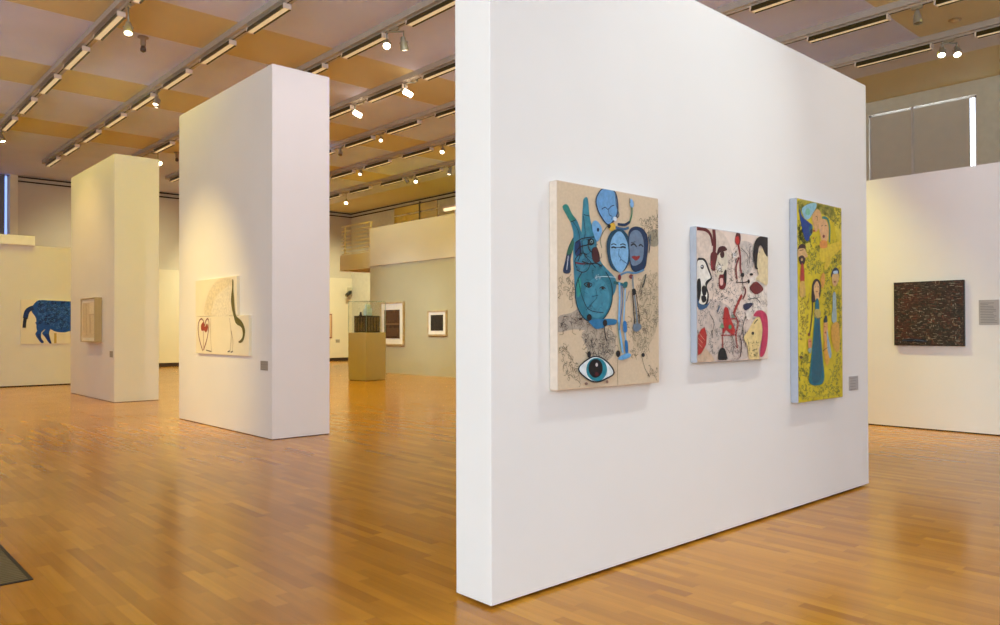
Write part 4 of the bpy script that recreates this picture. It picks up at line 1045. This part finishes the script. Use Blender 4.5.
# ------------------------------------------------------------------ ceiling ribs, tracks and strip fixtures
TX = [4.13, 6.12, 8.10, 10.12, 12.16, 14.25, 16.36]
ORD = ['first', 'second', 'third', 'fourth', 'fifth', 'sixth', 'seventh', 'eighth', 'ninth', 'tenth', 'eleventh', 'twelfth']
for i, x in enumerate(TX):
    struct(simple('trim_%d' % (11 + i), M['rib'], (x - .11, x + .11, -7.5, 29.4, 7.085, CZ)))
    if True:
        t = thing('lighting_track', 'thin pale lighting track on the ceiling, %s from the left side' % ORD[i], 'lighting track', (x, 11.0, 7.085), 0, 'ceiling lighting tracks')
        b = MB(); b.box(-.03, .03, -18.4, 18.3, -.035, 0); b.build('rail', M['track'], t)
        b = MB(); b.mat(M['vent_dark']).box(-.012, .012, -18.3, 18.2, -.037, -.0345); b.build('conductor_slot', None, t)
def fixture_proto():
    t = thing('ceiling_strip_light', 'x', 'light')
    L = .71
    b = MB(); b.mat(M['reflector'])
    # trough with flared dark sides
    prof = [(-.05, 0), (.05, 0), (.080, -.092), (.066, -.092), (.046, -.066), (-.046, -.066), (-.066, -.092), (-.080, -.092)]
    for (a, c) in zip(prof, prof[1:] + prof[:1]):
        b.face([(a[0], -L, a[1]), (c[0], -L, c[1]), (c[0], L, c[1]), (a[0], L, a[1])])
    b.build('trough', None, t)
    simple('diffuser', M['diffuser'], (-.042, .042, -L, L, -.084, -.0665), parent=t)
    for s in (-1, 1):
        simple('end_cap', M['fixture_white'], (-.072, .072, min(s * L, s * (L + .03)), max(s * L, s * (L + .03)), -.088, .0), bevel=.006, parent=t)
    ld = bpy.data.lights.new('fluorescent_tube', 'AREA'); ld.shape = 'RECTANGLE'; ld.size = .12; ld.size_y = 1.36; ld.spread = math.radians(130)
    ld.energy, ld.color = lum(G['strip']); ld.energy *= 30
    lo = bpy.data.objects.new('fluorescent_tube', ld); COL.objects.link(lo); lo.parent = t; lo.location = (0, 0, -.088)
    return t
def copy_tree(o, parent=None):
    c = o.copy(); COL.objects.link(c)
    if parent is not None: c.parent = parent
    for ch in list(o.children): copy_tree(ch, c)
    return c
proto = fixture_proto(); used = False
for i, x in enumerate(TX):
    vis = []
    for j in range(-5, 8):
        y = 12.10 + 2.22 * j + .71
        if any(seen((x, y + s * .6, 6.95), 4) for s in (-1, 0, 1)): vis.append(y)
    left = [y for y in vis if y > 8.5]; right = [y for y in vis if y <= 8.5]
    for side, lst in (('left', left), ('right', right)):
        for k, y in enumerate(lst):
            o = proto if not used else copy_tree(proto); used = True
            o.location = (x, y, 7.047)
            where = 'left' if side == 'left' else 'right'
            o['label'] = '%s nearest strip light on the %s ceiling track from left, %s of the partition' % (ORD[k], ORD[i], where)
            o['category'] = 'light'; o['group'] = 'strip lights along the ceiling tracks'

# small sensors on the ceiling
for lb, x, y in (('small dark ceiling sensor near the round lit spotlight at top left', 4.93, 15.7), ('small dark ceiling sensor beside the left edge of the nearer tall block', 8.95, 25.2)):
    t = thing('ceiling_sensor', lb, 'sensor', (x, y, CZ))
    MB().lathe((0, 0, 0), (0, 0, -1), [(0, .10), (.02, .10), (.03, .05), (.16, .05), (.18, .035)], 16).build('body', paint('sensor_body', (150, 128, 108), .5), t)
    MB().lathe((0, 0, -.18), (0, 0, -1), [(0, .04), (.06, .055), (.10, .05), (.12, .02)], 16).build('sensor_head', paint('sensor_head', (84, 66, 54), .5), t)
t = thing('ceiling_detector', 'round flat detector on the tan ceiling at upper right', 'detector', (15.79, 4.84, CZ))
MB().lathe((0, 0, 0), (0, 0, -1), [(0, .11), (.012, .11), (.02, .095)], 24).build('base_ring', paint('detector_ring', (170, 140, 96), .5), t)
MB().lathe((0, 0, -.02), (0, 0, -1), [(0, .07), (.025, .06), (.03, .02)], 20).build('sensor_head', paint('detector_head', (206, 172, 118), .5), t)

# ------------------------------------------------------------------ spotlights
def spotlight(x, y, aim, label, lit='mid', size=1.0, drop=.16, power=None, cone=50, blend=.8, twin=None, body='metal', tube=False, off=(0, 0)):
    """track spot: adapter, stem, yoke, head with rim and lamp glass"""
    t = thing('track_spotlight', label, 'spotlight', (x, y, 7.047), 0, 'spotlights on the ceiling tracks')
    simple('adapter', M['spotwhite'], (-.03, .03, -.09, .09, -.05, .0), bevel=.006, parent=t)
    heads = [off] if twin is None else [(-twin[0], -twin[1]), (twin[0], twin[1])]
    if twin is not None:
        MB().tube((-twin[0], -twin[1], -.07), (twin[0], twin[1], -.07), .015).build('cross_arm', M['metal'], t)
    for n, (ox, oy) in enumerate(heads):
        piv = Vector((ox, oy, -.05 - drop))
        a = aim if not isinstance(aim, list) else aim[n]
        d = (Vector(a) - (Vector((x, y, 7.047)) + piv)).normalized()
        if off != (0, 0): MB().tube((0, 0, -.05), (ox, oy, -.06), .016).build('cross_arm', M['metal'], t)
        MB().tube((ox, oy, -.05), tuple(piv + Vector((0, 0, .05))), .014).build('stem', M['metal'], t)
        side = d.cross(Vector((0, 0, 1))); side = side.normalized() if side.length > 1e-3 else Vector((1, 0, 0))
        R = .062 * size; L = .20 * size
        b = MB()
        for s in (-1, 1):
            b.tube(piv + Vector((0, 0, .05)), piv + side * (s * (R + .008)), .008, seg=8)
            b.tube(piv + side * (s * (R + .008)), piv + side * (s * R * .8), .012, seg=8)
        b.build('yoke', M['metal'], t)
        s0 = piv - d * L * .45
        prof = [(0, R * .45), (.02, R * .7), (L * .32, R * .8), (L * .36, R * .5)] if tube else [(0, R * .45), (.02 * size, R * .62), (L * .3, R * .70), (L * .55, R * .95), (L, R * 1.05), (L + .004, R * 1.05), (L + .004, R * .92), (L * .93, R * .90)]
        hd = MB().lathe(s0, d, prof).build('lamp_head', M[body], t)
        if tube:
            MB().lathe(s0 + d * (L * .34), d, [(0, R * .5), (.01, R * .86), (.20, R * .86), (.21, R * .7)]).build('lamp_glass', M['bulb_hot'], hd)
            continue
        l_ = lit if not isinstance(lit, list) else lit[n]
        MB().lathe(s0 + d * (L * .90), d, [(0, R * .88), (.016, R * .86), (.03, R * .60), (.035, R * .05)]).build('lamp_glass', M['bulb_' + l_], hd)
        if power:
            ld = bpy.data.lights.new('bulb', 'SPOT'); lo = bpy.data.objects.new('bulb', ld); COL.objects.link(lo); lo.parent = t
            ld.energy, ld.color = lum(G[power]); ld.energy *= 300; ld.spot_size = math.radians(cone); ld.spot_blend = blend; ld.shadow_soft_size = .05
            lo.location = piv + d * (L * .75); lo.rotation_euler = d.to_track_quat('-Z', 'Y').to_euler()
    return t
def lamp(x, y, z, aim, power, cone=45, k=1.0, blend=.8, soft=.06):
    """a spot lamp without a body"""
    ld = bpy.data.lights.new('track_or_fill_lamp', 'SPOT'); lo = bpy.data.objects.new('track_or_fill_lamp', ld); COL.objects.link(lo)
    ld.energy, ld.color = lum(G[power]); ld.energy *= 300 * k; ld.spot_size = math.radians(cone); ld.spot_blend = blend; ld.shadow_soft_size = soft
    lo.location = (x, y, z); d = Vector(aim) - Vector((x, y, z)); lo.rotation_euler = d.to_track_quat('-Z', 'Y').to_euler()
S = spotlight
S(4.13, 13.92, (3.2, 11.0, 0), 'spotlight with lit round face hanging at the top left corner', 'mid', 1.25, .34)
S(4.13, 25.0, (5.2, 23.96, 2.0), 'lit spotlight cut by the left edge of the picture', 'hot', 1.2, .14)
S(6.12, 18.5, [(4.857, 17.6, 1.2), (4.857, 20.4, 1.5)], 'lit twin spotlight hanging over the gap between the two tall blocks', ['hot', 'mid'], 1.0, .2, twin=(.05, .09))
S(8.10, 25.0, (8.6, 23.6, 5.9), 'lit spotlight just above the top of the farther tall block', 'hot', 1.2, .26, off=(.15, -.15))
lamp(8.10, 25.5, 6.9, (9.5, 32.7, 2.0), 'north', 75, k=1.0)
S(8.10, 11.75, [(6.6, 9.9, 4.4), (8.9, 12.0, 4.5)], 'pair of lit spotlights near the top, left of the wide partition', ['hot', 'mid'], 1.2, .22, twin=(.11, -.11))
S(10.12, 16.14, (10.9, 15.2, 6.0), 'brightly lit cylinder spotlight, left one of two on the fourth track', 'hot', 1.1, .2, tube=True, off=(-.11, .11))
S(10.12, 13.92, (10.9, 13.05, 6.0), 'brightly lit cylinder spotlight on the fourth track, nearer the wide partition', 'hot', 1.1, .2, tube=True, off=(-.16, .16))
S(12.16, 18.35, (11.3, 17.2, 5.6), 'small lit spotlight on the fifth track, above the pedestal', 'mid', .95, .1)
S(12.16, 20.55, (11.4, 19.6, 5.0), 'small dark spotlight on the fifth track near the tall block', 'off', 1.0, .1)
S(14.25, 18.2, (13.3, 17.4, 5.6), 'lit spotlight on the sixth track touching the wide partition edge', 'hot', 1.1, .12)
S(14.25, 22.75, (13.2, 21.9, 5.5), 'lit spotlight at the middle of the sixth track', 'mid', 1.05, .1)
S(14.25, 25.0, (15.0, 30.0, 0), 'dark spotlight on the sixth track beside the nearer tall block', 'off', 1.1, .12)
S(16.36, 27.2, (15.6, 26.2, 5.4), 'lit spotlight hanging lowest, over the landing railing', 'hot', 1.25, .3)
lamp(16.36, 27.8, 6.9, (18.2, 32.7, 1.5), 'north', 80)
S(16.36, 22.75, [(17.0, 22.4, 5.6), (15.8, 21.6, 5.6)], 'twin spotlight on the last track above the parapet, one lamp lit', ['off', 'hot'], 1.15, .08, twin=(.12, -.12))
S(16.36, 20.5, (15.1, 21.0, 1.5), 'dark spotlight on the last track beside the wide partition edge', 'mid', 1.2, .1)
S(14.25, 4.95, (14.0, 4.6, 3.0), 'unlit spotlight on the ceiling at upper right', 'off', 1.15, .12)
S(16.36, 5.12, [(13.0, 4.2, 1.4), (13.2, 3.4, 1.4)], 'pair of lit spotlights at upper right above the clerestory blinds', 'hot', 1.15, .16, twin=(.10, -.10))
# lamps on the tracks outside the picture, with one added fill lamp
lamp(6.12, 1.05, 6.9, (3.9, 3.05, 1.0), 'main', 56, blend=1.0, soft=.025)
lamp(8.10, 1.05, 6.9, (6.5, 3.05, 1.0), 'mainr', 52, blend=1.0, soft=.025)
lamp(6.12, 4.6, 6.9, (5.2, 9.9, 2.6), 'blockC', 62)  # added cool fill that brightens the front of the nearer tall block
lamp(-.6, 12.6, 6.9, (4.79, 12.25, 1.5), 'blockA', 33, blend=1.0)
lamp(2.06, 19.4, 6.9, (4.86, 19.3, 2.0), 'blockB', 60)
lamp(6.12, 20.9, 6.9, (5.4, 23.96, 1.8), 'bull', 70)
lamp(2.06, 20.9, 6.9, (2.5, 23.96, 1.8), 'bull', 70)
lamp(10.12, 2.6, 6.9, (12.33, 3.2, 1.7), 'right', 70)
lamp(10.12, 7.0, 6.9, (12.33, 5.8, .6), 'rightwarm', 56)
lamp(8.10, 21.7, 6.9, (15.1, 21.2, 1.2), 'sage', 42, blend=1.0)
lamp(8.10, 17.0, 6.9, (15.1, 18.6, 1.2), 'sage', 42, blend=1.0)
lamp(8.10, 22.7, 6.9, (15.1, 21.0, 4.4), 'parapet', 60, blend=1.0)
lamp(14.25, 29.2, 6.9, (14.5, 32.8, 2.5), 'north', 90)
# added unseen fill lights, high up on the west, south and east sides
def high_fill(name, x, y, z, length, yaw, grp, k):
    ld = bpy.data.lights.new(name, 'AREA'); ld.shape = 'RECTANGLE'; ld.size = length; ld.size_y = .5; ld.spread = math.radians(50); ld.energy, ld.color = lum(G[grp]); ld.energy *= k
    lo = bpy.data.objects.new(name, ld); COL.objects.link(lo); lo.location = (x, y, z)
    d = Vector((math.cos(yaw), math.sin(yaw), .32)).normalized(); lo.rotation_euler = d.to_track_quat('-Z', 'Y').to_euler()
high_fill('high_fill_light', -8.7, 15, 5.7, 24, 0, 'high_fill', 1500)
high_fill('high_fill_light', 6.0, -8.7, 5.7, 20, PI / 2, 'high_fill2', 1500)
high_fill('high_fill_light', 19.7, 14, 5.7, 9, PI, 'high_fill3', 1500)
# added unseen fill lights facing up to brighten the ceiling
def fill_uplight(x0, x1, y0, y1, z, grp, k):
    ld = bpy.data.lights.new('ceiling_fill', 'AREA'); ld.shape = 'RECTANGLE'; ld.size = x1 - x0; ld.size_y = y1 - y0; ld.energy, ld.color = lum(G[grp]); ld.energy *= k
    lo = bpy.data.objects.new('ceiling_fill', ld); COL.objects.link(lo); lo.location = ((x0 + x1) / 2, (y0 + y1) / 2, z); lo.rotation_euler = (PI, 0, 0)
fill_uplight(-3.5, -.5, 4, 30, 4.7, 'upL', 1000)
fill_uplight(9, 17, 7, 14, 4.6, 'upR', 500)
fill_uplight(13, 19, -3, 3, 4.6, 'upR', 500)
fill_uplight(4.95, 5.5, 10.1, 13.2, 5.2, 'upT', 100)
fill_uplight(5.0, 5.6, 17.5, 20.5, 5.23, 'upT', 100)
fill_uplight(16, 19, 13, 21, 5.0, 'upE', 300)
EXPOSURE = 0.0


# ------------------------------------------------------------------ world, view
w = bpy.data.worlds.new('world'); sc.world = w; w.use_nodes = True
w.node_tree.nodes['Background'].inputs[0].default_value = (.55, .62, .75, 1); w.node_tree.nodes['Background'].inputs[1].default_value = 0.3
vs = sc.view_settings
sc.display_settings.display_device = 'sRGB'
vs.view_transform = 'Standard'; vs.look = 'None'; vs.gamma = 1.0; vs.use_curve_mapping = False
vs.exposure = EXPOSURE
sc.cycles.use_denoising = True; sc.cycles.denoising_prefilter = 'FAST'
sc.cycles.max_bounces = 8; sc.cycles.diffuse_bounces = 5; sc.cycles.glossy_bounces = 4; sc.cycles.transparent_max_bounces = 12
sc.cycles.sample_clamp_indirect = 3.0
